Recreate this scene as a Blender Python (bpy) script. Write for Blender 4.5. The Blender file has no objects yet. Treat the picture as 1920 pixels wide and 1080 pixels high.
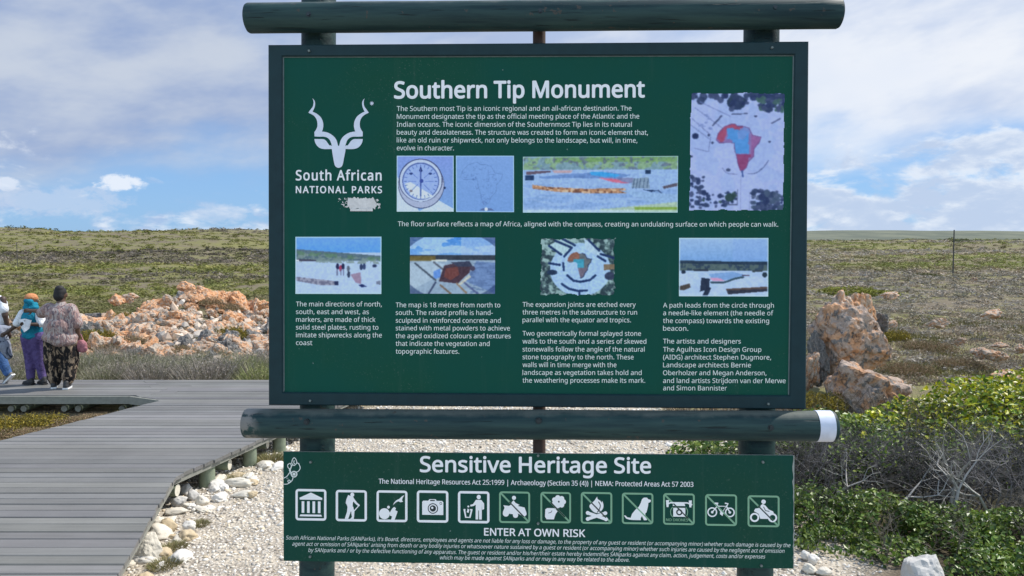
import bpy, bmesh, math, random
import numpy as np
from mathutils import Vector, Matrix, noise

scene = bpy.context.scene
COL = scene.collection
rnd = random.Random(7)
rng = np.random.default_rng(7)

# ---------------------------------------------------------------- camera
F = 1400.0
PITCH = math.atan(65 / F)
CAM = Vector((0, 0, 2.4))
cam_d = bpy.data.cameras.new('camera')
cam_d.sensor_width = 36
cam_d.lens = F / 1920 * 36
cam_d.clip_start = 0.05
cam_d.clip_end = 20000
cam = bpy.data.objects.new('camera', cam_d)
COL.objects.link(cam)
cam.location = CAM
cam.rotation_euler = (math.pi / 2 - PITCH, 0, 0)
scene.camera = cam

# ---------------------------------------------------------------- view, sun, sky
scene.view_settings.view_transform = 'Standard'
scene.view_settings.look = 'None'
scene.view_settings.exposure = 0.1
scene.view_settings.gamma = 1
SUN_EL = math.radians(52)
SUN_AZ = math.radians(66)            # from +Y (away from the camera) towards +X
sun_dir = Vector((math.sin(SUN_AZ) * math.cos(SUN_EL), math.cos(SUN_AZ) * math.cos(SUN_EL), math.sin(SUN_EL)))
sd = bpy.data.lights.new('sun', 'SUN')
sd.energy = 4.8
sd.angle = math.radians(0.5)
sd.color = (1.0, 0.955, 0.88)
so = bpy.data.objects.new('sun', sd)
COL.objects.link(so)
so.rotation_euler = (-sun_dir).to_track_quat('-Z', 'Y').to_euler()


class NT:
    """tiny node helper"""
    def __init__(self, tree):
        self.t = tree
        self.n = tree.nodes
        self.l = tree.links

    def node(self, typ, **kw):
        nd = self.n.new(typ)
        for k, v in kw.items():
            setattr(nd, k, v)
        return nd

    def set(self, sock, v):
        if hasattr(v, 'is_output') or isinstance(v, bpy.types.NodeSocket):
            self.l.new(v, sock)
        else:
            if sock.type == 'RGBA' and not isinstance(v, (int, float)) and len(v) == 3:
                v = (*v, 1)
            sock.default_value = v

    def math(self, op, a, b=None, c=None, clamp=False):
        nd = self.node('ShaderNodeMath', operation=op, use_clamp=clamp)
        self.set(nd.inputs[0], a)
        if b is not None:
            self.set(nd.inputs[1], b)
        if c is not None:
            self.set(nd.inputs[2], c)
        return nd.outputs[0]

    def smooth(self, x, a, b, lo=0.0, hi=1.0):
        nd = self.node('ShaderNodeMapRange', interpolation_type='SMOOTHSTEP')
        self.set(nd.inputs[0], x)
        for i, v in enumerate((a, b, lo, hi)):
            self.set(nd.inputs[1 + i], v)
        return nd.outputs[0]

    def mix(self, f, a, b, mode='MIX'):
        nd = self.node('ShaderNodeMix', data_type='RGBA', blend_type=mode)
        self.set(nd.inputs[0], f)
        self.set(nd.inputs[6], a)
        self.set(nd.inputs[7], b)
        return nd.outputs[2]

    def noise(self, vec, scale, detail=4, rough=0.55, dist=0.0):
        nd = self.node('ShaderNodeTexNoise')
        if vec is not None:
            self.set(nd.inputs['Vector'], vec)
        self.set(nd.inputs['Scale'], scale)
        self.set(nd.inputs['Detail'], detail)
        self.set(nd.inputs['Roughness'], rough)
        self.set(nd.inputs['Distortion'], dist)
        return nd.outputs[0]

    def xyz(self, a, b, c):
        nd = self.node('ShaderNodeCombineXYZ')
        for i, v in enumerate((a, b, c)):
            self.set(nd.inputs[i], v)
        return nd.outputs[0]


def lin(c):
    """sRGB 0-255 to linear"""
    return tuple((x / 255 / 12.92) if x / 255 <= 0.04045 else ((x / 255 + 0.055) / 1.055) ** 2.4 for x in c)


world = bpy.data.worlds.new('World')
scene.world = world
world.use_nodes = True
wt = NT(world.node_tree)
wt.n.clear()
SKY_S = 0.1
sky = wt.node('ShaderNodeTexSky', sky_type='NISHITA')
sky.sun_disc = False
sky.sun_elevation = SUN_EL
sky.sun_rotation = SUN_AZ
sky.air_density = 1.0
sky.dust_density = 0.6
sky.ozone_density = 2.0
tc = wt.node('ShaderNodeTexCoord')
sep = wt.node('ShaderNodeSeparateXYZ')
wt.l.new(tc.outputs['Generated'], sep.inputs[0])
dx, dy, dz = sep.outputs
az = wt.math('ARCTAN2', dx, dy)                   # 0 ahead, + to the right
el = wt.math('ARCSINE', dz)


def K(c):
    return tuple(v / SKY_S for v in lin(c))


front = wt.smooth(wt.math('ABSOLUTE', az), 0.9, 1.6, 1.0, 0.0)
right = wt.smooth(az, -0.42, 0.42)
# clear sky: Nishita, pulled towards the photograph's blue
blue = wt.mix(0.7, wt.mix(1.0, sky.outputs[0], (0.80, 1.0, 1.25), 'MULTIPLY'), wt.mix(wt.smooth(el, 0.0, 0.5), K((142, 187, 236)), K((92, 146, 222))))
# high soft layer
wob = wt.noise(wt.xyz(az, wt.math('MULTIPLY', el, 1.5), 3.1), 3.2, 3, 0.5)
wob2 = wt.noise(wt.xyz(wt.math('ADD', az, wt.math('MULTIPLY', el, -0.7)), wt.math('MULTIPLY', el, 2.2), 9.4), 5.5, 5, 0.55)
edge = wt.math('ADD', el, wt.math('MULTIPLY_ADD', wob, 0.26, -0.13))
edge = wt.math('ADD', edge, wt.math('MULTIPLY_ADD', wob2, 0.14, -0.07))
m_high = wt.smooth(edge, 0.075, 0.165)
hole = wt.smooth(wt.noise(wt.xyz(az, wt.math('MULTIPLY', el, 1.3), 17.0), 2.6, 4, 0.5), 0.50, 0.72)
m_high = wt.math('MULTIPLY', m_high, wt.math('MULTIPLY_ADD', hole, wt.math('MULTIPLY_ADD', right, 0.10, -0.36), 0.97))
c_left = wt.mix(wt.smooth(wob2, 0.32, 0.68), K((146, 166, 204)), K((194, 203, 218)))
c_right = wt.mix(wt.smooth(wob2, 0.30, 0.62), K((192, 206, 231)), K((233, 237, 244)))
c_high = wt.mix(right, c_left, c_right)
skyc = wt.mix(m_high, blue, c_high)
# low cumulus banks
n_c = wt.noise(wt.xyz(az, wt.math('MULTIPLY', el, 1.9), 5.5), 11.0, 7, 0.58, 0.25)
n_b = wt.noise(wt.xyz(az, wt.math('MULTIPLY', el, 1.2), 1.2), 4.3, 2, 0.5)
top = wt.math('MULTIPLY_ADD', right, 0.062, wt.math('MULTIPLY_ADD', n_b, 0.12, 0.005))
dens = wt.math('ADD', wt.math('MULTIPLY', wt.math('SUBTRACT', top, el), 7.0), wt.math('MULTIPLY_ADD', n_c, 3.6, -1.74))
m_cu = wt.smooth(dens, 0.0, 0.55, 0.0, 0.92)
m_cu = wt.math('MULTIPLY', m_cu, wt.smooth(el, 0.13, 0.20, 1.0, 0.0))
rim = wt.smooth(dens, 0.25, 1.1, 1.0, 0.0)
n_s = wt.noise(wt.xyz(az, wt.math('MULTIPLY', el, 2.4), 8.5), 17.0, 5, 0.6, 0.2)
c_body = wt.mix(right, K((168, 191, 225)), K((188, 204, 229)))
c_cu = wt.mix(wt.math('MULTIPLY', rim, wt.smooth(n_s, 0.42, 0.62)), c_body, K((232, 238, 246)))
skyc = wt.mix(m_cu, skyc, c_cu)


def puff(a0, e0, ra, re, amt, col):
    """one small bright cumulus at a given azimuth and elevation"""
    global skyc
    u = wt.math('DIVIDE', wt.math('SUBTRACT', az, a0), ra)
    v = wt.math('DIVIDE', wt.math('SUBTRACT', el, e0), re)
    d = wt.math('ADD', wt.math('MULTIPLY', u, u), wt.math('MULTIPLY', v, v))
    nn = wt.noise(wt.xyz(az, wt.math('MULTIPLY', el, 1.6), 2.0), 48.0, 5, 0.62, 0.3)
    m = wt.smooth(wt.math('ADD', d, wt.math('MULTIPLY_ADD', nn, -2.6, 1.3)), 0.25, 0.95, amt, 0.0)
    skyc = wt.mix(m, skyc, col)


puff(-0.480, 0.083, 0.030, 0.011, 0.95, K((226, 234, 246)))
puff(-0.595, 0.077, 0.018, 0.009, 0.75, K((222, 231, 245)))
puff(-0.545, 0.060, 0.085, 0.020, 0.45, K((205, 214, 232)))
puff(-0.375, 0.050, 0.045, 0.014, 0.40, K((200, 212, 232)))
# deep blue overhead; behind the photographer an added bright patch that lights the sign
m_up = wt.smooth(el, 0.50, 1.0)
skyc = wt.mix(wt.math('MULTIPLY', m_up, 0.85), skyc, tuple(v / SKY_S for v in (0.20, 0.32, 0.60)))
m_back = wt.math('MULTIPLY', wt.smooth(dy, 0.10, -0.40), wt.math('MULTIPLY', wt.smooth(el, 0.0, 0.15), wt.smooth(el, 0.85, 0.50)))
skyc = wt.mix(wt.math('MULTIPLY', m_back, 0.9), skyc, tuple(v / SKY_S for v in (0.92, 1.20, 1.48)))
bg = wt.node('ShaderNodeBackground')
wt.l.new(skyc, bg.inputs[0])
bg.inputs[1].default_value = SKY_S
wo = wt.node('ShaderNodeOutputWorld')
wt.l.new(bg.outputs[0], wo.inputs[0])
try:
    world.cycles.sampling_method = 'MANUAL'
    world.cycles.sample_map_resolution = 512
except Exception:
    pass

# ---------------------------------------------------------------- geometry helpers
_cp, _sp = math.cos(PITCH), math.sin(PITCH)


def ray(px, py):
    a, b = (px - 960) / F, -(py - 540) / F
    return Vector((a, _cp + b * _sp, -_sp + b * _cp))


def on_z(px, py, z=0.0):
    d = ray(px, py)
    return CAM + d * ((z - CAM.z) / d.z)


def on_y(px, py, y):
    d = ray(px, py)
    return CAM + d * (y / d.y)


def tag(o, label=None, cat=None, group=None, kind=None):
    if label:
        o['label'] = label
    if cat:
        o['category'] = cat
    if group:
        o['group'] = group
    if kind:
        o['kind'] = kind
    return o


def empty(name, loc=(0, 0, 0)):
    o = bpy.data.objects.new(name, None)
    o.empty_display_size = 0.1
    o.location = loc
    COL.objects.link(o)
    return o


def adopt(o, parent):
    """children are modelled in world space; the parents here are never rotated"""
    if parent is None:
        return
    o.parent = parent
    if parent.type == 'EMPTY':
        o.matrix_parent_inverse = Matrix.Translation(-Vector(parent.location))


def link_mesh(name, me, mats, parent=None):
    if not isinstance(mats, (list, tuple)):
        mats = [mats]
    for m in mats:
        me.materials.append(m)
    o = bpy.data.objects.new(name, me)
    COL.objects.link(o)
    adopt(o, parent)
    return o


class MB:
    """collects verts and faces, becomes one mesh"""
    def __init__(self):
        self.v, self.f, self.m, self.s = [], [], [], []

    def add(self, vs, fs, mat=0, smooth=False):
        k = len(self.v)
        self.v += [tuple(p) for p in vs]
        for f in fs:
            self.f.append(tuple(i + k for i in f))
            self.m.append(mat)
            self.s.append(smooth)

    def box(self, x0, x1, y0, y1, z0, z1, mat=0, M=None):
        vs = [Vector((x, y, z)) for x in (x0, x1) for y in (y0, y1) for z in (z0, z1)]
        if M is not None:
            vs = [M @ p for p in vs]
        self.add(vs, [(0, 1, 3, 2), (4, 6, 7, 5), (0, 4, 5, 1), (2, 3, 7, 6), (0, 2, 6, 4), (1, 5, 7, 3)], mat)

    def tube(self, p0, p1, r0, r1=None, n=12, mat=0, caps=True, bevel=0.0, smooth=True, wob=0.0, segs=1, seed=0):
        r1 = r0 if r1 is None else r1
        p0, p1 = Vector(p0), Vector(p1)
        ax = (p1 - p0)
        L = ax.length
        ax.normalize()
        a = ax.orthogonal().normalized()
        if abs(ax.z) < 0.9:
            a = ax.cross(Vector((0, 0, 1))).normalized()
        b = ax.cross(a)
        prof = []
        if bevel > 0:
            prof.append((0, r0 - bevel))
            prof.append((bevel * 0.35, r0 - bevel * 0.3))
        lo = bevel if bevel > 0 else 0
        for i in range(segs + 1):
            t = i / segs
            prof.append((lo + (L - 2 * lo) * t, r0 + (r1 - r0) * t))
        if bevel > 0:
            prof.append((L - bevel * 0.35, r1 - bevel * 0.3))
            prof.append((L, r1 - bevel))
        vs, fs = [], []
        for (d, r) in prof:
            for k in range(n):
                th = 2 * math.pi * k / n
                rr = r
                if wob:
                    rr *= 1 + wob * noise.noise(Vector((math.cos(th) * 0.9, math.sin(th) * 0.9, d * 2.2 + seed * 7.3)))
                vs.append(p0 + ax * d + (a * math.cos(th) + b * math.sin(th)) * rr)
        for i in range(len(prof) - 1):
            for k in range(n):
                fs.append((i * n + k, i * n + (k + 1) % n, (i + 1) * n + (k + 1) % n, (i + 1) * n + k))
        self.add(vs, fs, mat, smooth)
        if caps:
            q = len(prof) - 1
            self.add([vs[k] for k in range(n)], [tuple(range(n))[::-1]], mat)
            self.add([vs[q * n + k] for k in range(n)], [tuple(range(n))], mat)

    def ball(self, c, r, n=10, mat=0, sc=(1, 1, 1), M=None):
        c = Vector(c)
        vs, fs = [], []
        h = n // 2 + 1
        for i in range(h + 1):
            ph = math.pi * i / h
            for k in range(n):
                th = 2 * math.pi * k / n
                p = Vector((math.sin(ph) * math.cos(th) * sc[0], math.sin(ph) * math.sin(th) * sc[1], math.cos(ph) * sc[2])) * r
                if M is not None:
                    p = M @ p
                vs.append(c + p)
        for i in range(h):
            for k in range(n):
                fs.append((i * n + k, i * n + (k + 1) % n, (i + 1) * n + (k + 1) % n, (i + 1) * n + k))
        self.add(vs, fs, mat, True)

    def build(self, name, mats, parent=None, weld=False):
        me = bpy.data.meshes.new(name)
        me.from_pydata(self.v, [], self.f)
        me.polygons.foreach_set('material_index', self.m)
        me.polygons.foreach_set('use_smooth', self.s)
        me.update()
        if weld:
            bm = bmesh.new()
            bm.from_mesh(me)
            bmesh.ops.remove_doubles(bm, verts=bm.verts, dist=1e-5)
            bm.to_mesh(me)
            bm.free()
        return link_mesh(name, me, mats, parent)


def np_mesh(name, V, Fc, tint=None, smooth=False, uv=None):
    """V: n x 3, Fc: m x k; tint: per-vertex rgb"""
    me = bpy.data.meshes.new(name)
    n, (m, k) = len(V), Fc.shape
    me.vertices.add(n)
    me.vertices.foreach_set('co', np.ascontiguousarray(V, dtype=np.float32).ravel())
    me.loops.add(m * k)
    me.loops.foreach_set('vertex_index', np.ascontiguousarray(Fc, dtype=np.int32).ravel())
    me.polygons.add(m)
    me.polygons.foreach_set('loop_start', np.arange(0, m * k, k, dtype=np.int32))
    me.polygons.foreach_set('loop_total', np.full(m, k, dtype=np.int32))
    me.polygons.foreach_set('use_smooth', np.full(m, bool(smooth)))
    me.update(calc_edges=True)
    if tint is not None:
        at = me.attributes.new('tint', 'FLOAT_COLOR', 'POINT')
        c = np.ones((n, 4), dtype=np.float32)
        c[:, :3] = tint
        at.data.foreach_set('color', c.ravel())
    me.validate()
    return me


# ---------------------------------------------------------------- materials
def new_mat(name):
    m = bpy.data.materials.new(name)
    m.use_nodes = True
    t = NT(m.node_tree)
    b = t.n['Principled BSDF']
    return m, t, b


def objco(t):
    return t.node('ShaderNodeTexCoord').outputs['Object']


def bump(t, b, h, strength=0.3, dist=0.01):
    nd = t.node('ShaderNodeBump')
    nd.inputs['Strength'].default_value = strength
    nd.inputs['Distance'].default_value = dist
    t.l.new(h, nd.inputs['Height'])
    t.l.new(nd.outputs[0], b.inputs['Normal'])


def plain(name, col, rough=0.6, metal=0.0, var=0.12, scale=30, bumps=0.0, spec=0.5):
    m, t, b = new_mat(name)
    n = t.noise(objco(t), scale, 4)
    f = t.math('MULTIPLY_ADD', n, 2 * var, 1 - var)
    c = t.mix(1.0, col, t.xyz(f, f, f), 'MULTIPLY')
    t.set(b.inputs['Base Color'], c)
    b.inputs['Roughness'].default_value = rough
    b.inputs['Metallic'].default_value = metal
    b.inputs['Specular IOR Level'].default_value = spec
    if bumps:
        bump(t, b, n, bumps, 0.004)
    return m


def tinted(name, rough=0.6, trans=0.0, spec=0.4, var=0.25, scale=25):
    m, t, b = new_mat(name)
    at = t.node('ShaderNodeAttribute', attribute_name='tint')
    f = t.math('MULTIPLY_ADD', t.noise(objco(t), scale, 3), 2 * var, 1 - var)
    c = t.mix(1.0, at.outputs['Color'], t.xyz(f, f, f), 'MULTIPLY')
    t.set(b.inputs['Base Color'], c)
    b.inputs['Roughness'].default_value = rough
    b.inputs['Specular IOR Level'].default_value = spec
    if trans:
        tr = t.node('ShaderNodeBsdfTranslucent')
        t.l.new(c, tr.inputs[0])
        mx = t.node('ShaderNodeMixShader')
        mx.inputs[0].default_value = trans
        t.l.new(b.outputs[0], mx.inputs[1])
        t.l.new(tr.outputs[0], mx.inputs[2])
        t.l.new(mx.outputs[0], t.n['Material Output'].inputs[0])
    return m


def rock_mat(name, base, lichen, lichen_amt, grey_amt):
    m, t, b = new_mat(name)
    co = objco(t)
    oi = t.node('ShaderNodeObjectInfo')
    off = t.node('ShaderNodeVectorMath', operation='ADD')
    t.l.new(co, off.inputs[0])
    r3 = t.math('MULTIPLY', oi.outputs['Random'], 37.0)
    t.l.new(t.xyz(r3, r3, r3), off.inputs[1])
    co = off.outputs[0]
    n1 = t.noise(co, 2.6, 6, 0.62)
    n2 = t.noise(co, 4.7, 7, 0.66, 0.4)
    n3 = t.noise(co, 14.0, 5, 0.65)
    c = t.mix(t.smooth(n3, 0.35, 0.7), tuple(v * 0.72 for v in base), base)
    c = t.mix(t.smooth(n1, 0.60 - 0.3 * lichen_amt, 0.72 - 0.3 * lichen_amt, 0, 0.92), c, t.mix(n3, lichen, tuple(v * 1.5 for v in lichen)))
    c = t.mix(t.smooth(n2, 0.66 - 0.26 * grey_amt, 0.74 - 0.26 * grey_amt, 0, 0.9), c, t.mix(n3, (0.07, 0.07, 0.07), (0.26, 0.26, 0.25)))
    t.set(b.inputs['Base Color'], c)
    b.inputs['Roughness'].default_value = 0.9
    b.inputs['Specular IOR Level'].default_value = 0.2
    crk = t.node('ShaderNodeTexVoronoi', feature='DISTANCE_TO_EDGE')
    wv = t.node('ShaderNodeVectorMath', operation='ADD')
    t.l.new(co, wv.inputs[0])
    t.l.new(t.xyz(t.math('MULTIPLY', n2, 1.3), t.math('MULTIPLY', n1, 1.6), t.math('MULTIPLY', n3, 0.5)), wv.inputs[1])
    fl = t.node('ShaderNodeVectorMath', operation='MULTIPLY')
    t.l.new(wv.outputs[0], fl.inputs[0])
    fl.inputs[1].default_value = (0.7, 1.0, 2.2)
    t.l.new(fl.outputs[0], crk.inputs['Vector'])
    crk.inputs['Scale'].default_value = 1.5
    ck = t.math('MAXIMUM', t.smooth(crk.outputs['Distance'], 0.0, 0.035), t.smooth(n1, 0.56, 0.48))
    c = t.mix(t.math('MULTIPLY_ADD', ck, -0.6, 0.6), c, (0.06, 0.052, 0.045))
    t.set(b.inputs['Base Color'], c)
    bump(t, b, t.math('ADD', t.math('ADD', n2, t.math('MULTIPLY', n3, 0.6)), t.math('MULTIPLY', ck, 0.5)), 0.9, 0.06)
    return m


M_ROCK_O = rock_mat('rock_orange', (0.70, 0.52, 0.38), (0.62, 0.31, 0.15), 0.66, 0.26)
M_ROCK_P = rock_mat('rock_pale', (0.68, 0.56, 0.45), (0.58, 0.32, 0.18), 0.50, 0.36)
M_ROCK_G = rock_mat('rock_grey', (0.33, 0.31, 0.29), (0.40, 0.30, 0.24), 0.2, 0.75)
M_ROCK_B = rock_mat('rock_leaning', (0.56, 0.43, 0.345), (0.50, 0.27, 0.145), 0.45, 0.52)
M_STONE = plain('pale_stone', (0.62, 0.57, 0.48), 0.85, var=0.22, scale=9, bumps=0.4)
M_STONE_T = plain('tan_stone', (0.50, 0.40, 0.26), 0.85, var=0.25, scale=9, bumps=0.4)
M_STONE_W = plain('white_stone', (0.64, 0.61, 0.56), 0.8, var=0.14, scale=9, bumps=0.3)
M_STONE_G = plain('grey_stone', (0.50, 0.48, 0.45), 0.85, var=0.2, scale=7, bumps=0.4)
M_PEB = tinted('pebbles', 0.85, 0.0, 0.25, 0.2, 40)
M_LEAF = tinted('leaf', 0.42, 0.22, 0.45, 0.2, 30)
M_SCRUB = tinted('scrub', 0.8, 0.10, 0.2, 0.3, 12)
M_TWIG = tinted('twig', 0.8, 0.0, 0.25, 0.2, 60)


def wood_mat():
    """weathered grey planks; the grain runs along x"""
    m, t, b = new_mat('weathered_plank')
    at = t.node('ShaderNodeAttribute', attribute_name='tint')
    sepc = t.node('ShaderNodeSeparateXYZ')
    t.l.new(objco(t), sepc.inputs[0])
    x, y, z = sepc.outputs
    g = t.noise(t.xyz(t.math('MULTIPLY', x, 1.1), t.math('MULTIPLY', y, 46.0), z), 1.0, 5, 0.6)
    st = t.noise(t.xyz(x, y, z), 1.7, 5, 0.6)
    f = t.math('MULTIPLY', t.math('MULTIPLY_ADD', g, 0.6, 0.68), t.math('MULTIPLY_ADD', st, 0.5, 0.75))
    c = t.mix(1.0, at.outputs['Color'], t.xyz(f, f, f), 'MULTIPLY')
    t.set(b.inputs['Base Color'], c)
    b.inputs['Roughness'].default_value = 0.62
    b.inputs['Specular IOR Level'].default_value = 0.3
    bump(t, b, g, 0.35, 0.004)
    return m


M_PLANK = wood_mat()
M_POLE = plain('treated_pole', (0.20, 0.235, 0.165), 0.85, var=0.35, scale=14, bumps=0.3)
M_END = plain('cut_pole_end', (0.62, 0.58, 0.48), 0.85, var=0.2, scale=30)
M_FASCIA = plain('edge_board', (0.22, 0.22, 0.19), 0.8, var=0.3, scale=16, bumps=0.3)

# ---------------------------------------------------------------- ground
def fbm(x, y, s, o=3, z=0.0):
    return noise.fractal(Vector((x / s, y / s, z)), 1.0, 2.0, o)


def sstep(a, b, x):
    t = min(1.0, max(0.0, (x - a) / (b - a)))
    return t * t * (3 - 2 * t)


def ground_z(x, y, fine=True):
    d = max(0.0, y)
    u = x / max(d, 1.0)
    top = 13.0 + (9.2 - 13.0) * sstep(-0.32, 0.40, u)
    t = max(0.0, (d - 20) / 380)
    if t <= 1:
        z = top * t ** 1.28
    else:
        z = top * (1 - sstep(1.0, 3.4, t) * 1.6)
    if fine:
        k = min(1.0, max(0.0, (abs(d) - 13.5) / 20))
        z += fbm(x, y, 9.0, 4, 3.3) * 0.30 * k
        z += fbm(x, y, 70.0, 3, 8.3) * (2.3 + 2.2 * sstep(-0.1, -0.3, u)) * min(1.0, max(0.0, (d - 60) / 200)) * (1 - sstep(300, 420, d) * 0.4)
        z += fbm(x, y, 1.6, 3, 5.0) * 0.018
    z += 0.72 * math.exp(-((x + 9.3) / 1.15) ** 2 - ((y - 22.6) / 2.2) ** 2)
    z += 0.42 * math.exp(-((x + 9.0) / 6) ** 2 - ((y - 20.0) / 4.0) ** 2)
    return z


def pebble_mask(x, y):
    """1 on the white pebble path, 0 in the fynbos"""
    e = fbm(x, y, 1.1, 3, 2.0) * 0.5
    right_edge = 2.75 - 0.02 * (y - 5) + e
    if y > 9.3:
        right_edge = 2.75 + (y - 9.3) * -0.15 + e
    m = sstep(right_edge + 0.25, right_edge - 0.25, x)
    m *= sstep(12.4, 11.2, y + e)
    m *= sstep(-7.0, -5.0, x - min(0, (y - 7.2)) * 0.0)
    if x < -2.9:
        m *= 1 - sstep(7.6, 9.0, y + e) * sstep(-2.9, -3.9, x)
    return m


def build_ground():
    ys = [-14, -9, -5, -2, 0.5, 2.5]
    y = 4.0
    while y < 620:
        ys.append(y)
        y += max(0.09, (y - 2) * 0.018)
    while y < 9000:
        ys.append(y)
        y *= 1.16
    nx = 300
    V, W = [], []
    for y in ys:
        half = 14 + 1.7 * max(y, 0)
        for i in range(nx + 1):
            s = i / nx * 2 - 1
            x = half * (0.55 * s + 0.45 * s ** 3)
            V.append((x, y, ground_z(x, y) if y < 1400 else -9.0))
            W.append(pebble_mask(x, y) if -20 < y < 16 else 0.0)
    V = np.array(V)
    n = nx + 1
    a = np.arange(len(ys) - 1)[:, None] * n + np.arange(nx)[None]
    Fc = np.stack([a, a + 1, a + 1 + n, a + n], -1).reshape(-1, 4)
    me = np_mesh('ground', V, Fc, np.repeat(np.array(W)[:, None], 3, 1), True)
    m, t, b = new_mat('ground')
    co = objco(t)
    msk = t.node('ShaderNodeAttribute', attribute_name='tint').outputs['Fac']
    sepg = t.node('ShaderNodeSeparateXYZ')
    t.l.new(co, sepg.inputs[0])
    gx, gy, gz = sepg.outputs
    # gravel bed: pale chips over sand
    vo = t.node('ShaderNodeTexVoronoi')
    t.l.new(co, vo.inputs['Vector'])
    vo.inputs['Scale'].default_value = 34
    nb = t.noise(co, 3.0, 5, 0.6)
    nf = t.noise(co, 90.0, 3, 0.6)
    sand = t.mix(nf, (0.42, 0.36, 0.28), (0.66, 0.59, 0.48))
    chips = t.mix(vo.outputs['Color'], (0.42, 0.38, 0.32), (0.70, 0.66, 0.60))
    grav = t.mix(t.smooth(vo.outputs['Distance'], 0.25, 0.5), chips, (0.30, 0.26, 0.21))
    grav = t.mix(t.smooth(nb, 0.42, 0.62, 0.1, 0.75), grav, sand)
    # fynbos floor: olive, straw and grey bands
    p1 = t.noise(t.xyz(t.math('MULTIPLY', gx, 0.35), gy, 0), 0.07, 5, 0.6)
    p2 = t.noise(t.xyz(t.math('MULTIPLY', gx, 0.5), gy, 4.0), 0.6, 5, 0.65)
    p3 = t.noise(co, 7.0, 4, 0.7)
    soil = t.mix(p3, (0.10, 0.085, 0.06), (0.24, 0.195, 0.14))
    soil = t.mix(t.smooth(p2, 0.42, 0.62), soil, (0.18, 0.175, 0.07))
    soil = t.mix(t.smooth(p1, 0.45, 0.62, 0, 0.75), soil, t.mix(p3, (0.13, 0.125, 0.05), (0.27, 0.26, 0.09)))
    shade_litter = t.math('MULTIPLY', t.smooth(gx, 2.6, 3.1), t.smooth(gy, 10.2, 9.2))  # litter under the right bushes darkened to stand in for deep shade
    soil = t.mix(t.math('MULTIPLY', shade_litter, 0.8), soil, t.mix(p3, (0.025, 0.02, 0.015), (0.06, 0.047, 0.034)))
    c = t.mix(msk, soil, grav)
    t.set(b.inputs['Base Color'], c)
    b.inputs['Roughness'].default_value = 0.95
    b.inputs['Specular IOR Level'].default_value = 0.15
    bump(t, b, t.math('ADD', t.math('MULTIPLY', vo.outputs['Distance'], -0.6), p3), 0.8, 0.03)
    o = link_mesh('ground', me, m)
    tag(o, kind='structure')


build_ground()


def build_far_hill():
    """the low blue-grey hill on the horizon to the right"""
    V, n, rows = [], 90, 14
    for j in range(rows + 1):
        t = j / rows
        y = 1150 + 1500 * t
        for i in range(n + 1):
            x = -900 + 3300 * i / n
            prof = math.exp(-((x - 1180) / 900) ** 2) * 60 + math.exp(-((x - 560) / 420) ** 2) * 12
            prof += fbm(x, y, 260, 3, 1.0) * 2.0
            z = -9.5 + (prof + 13) * math.sin(min(1, t * 1.6) * math.pi / 2) ** 1.2 * (1 if t < 0.625 else 1 - (t - 0.625) * 1.5)
            V.append((x * (y / 2000), y, z))
    a = np.arange(rows)[:, None] * (n + 1) + np.arange(n)[None]
    Fc = np.stack([a, a + 1, a + 2 + n, a + 1 + n], -1).reshape(-1, 4)
    m, t, b = new_mat('far_hill')
    nn = t.noise(objco(t), 0.012, 6, 0.65)
    t.set(b.inputs['Base Color'], t.mix(t.smooth(nn, 0.35, 0.65), (0.135, 0.15, 0.125), (0.19, 0.20, 0.155)))  # greyed in its own colour to stand in for haze
    b.inputs['Roughness'].default_value = 1
    b.inputs['Specular IOR Level'].default_value = 0
    tag(link_mesh('hill', np_mesh('hill', np.array(V), Fc, None, True), m), kind='structure')


build_far_hill()
#PART2
# ---------------------------------------------------------------- the information sign
def pose(yaw, tilt, roll, t):
    R = Matrix.Rotation(yaw, 3, 'Z') @ Matrix.Rotation(tilt, 3, 'X') @ Matrix.Rotation(roll, 3, 'Y')
    return Matrix.Translation(Vector(t)) @ R.to_4x4()


BU = pose(-0.029, -0.034, 0.0017, (0.1027, 3.3347, 2.5233))       # upper board, front of its frame
BL = pose(-0.0548, -0.05, -0.0074, (0.0965, 3.2603, 1.2675))      # lower board
UW, UH = 2.4, 1.6206
LW, LH = 2.26, 0.4922


def loc_np(px, py, M, yoff):
    """picture measurements -> the board's own (u, v) plane"""
    px, py = np.asarray(px, float), np.asarray(py, float)
    a, b = (px - 960) / F, -(py - 540) / F
    D = np.stack([a, _cp + b * _sp, -_sp + b * _cp], -1)
    Mi = np.array(M.inverted())
    o = Mi[:3, :3] @ np.array(CAM) + Mi[:3, 3]
    d = D @ Mi[:3, :3].T
    s = (yoff - o[1]) / d[..., 1]
    return np.stack([o[0] + s * d[..., 0], np.broadcast_to(yoff, s.shape), o[2] + s * d[..., 2]], -1)


def to_world(P, M):
    A = np.array(M)
    return P @ A[:3, :3].T + A[:3, 3]


E_SIGN = (0.60, 0.73, 0.82)


def sc(c, k=1.0):
    """surface colour of something seen in the sign's bluish open shade"""
    return tuple(min(0.86, v / e * k) for v, e in zip(lin(c), E_SIGN))




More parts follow.
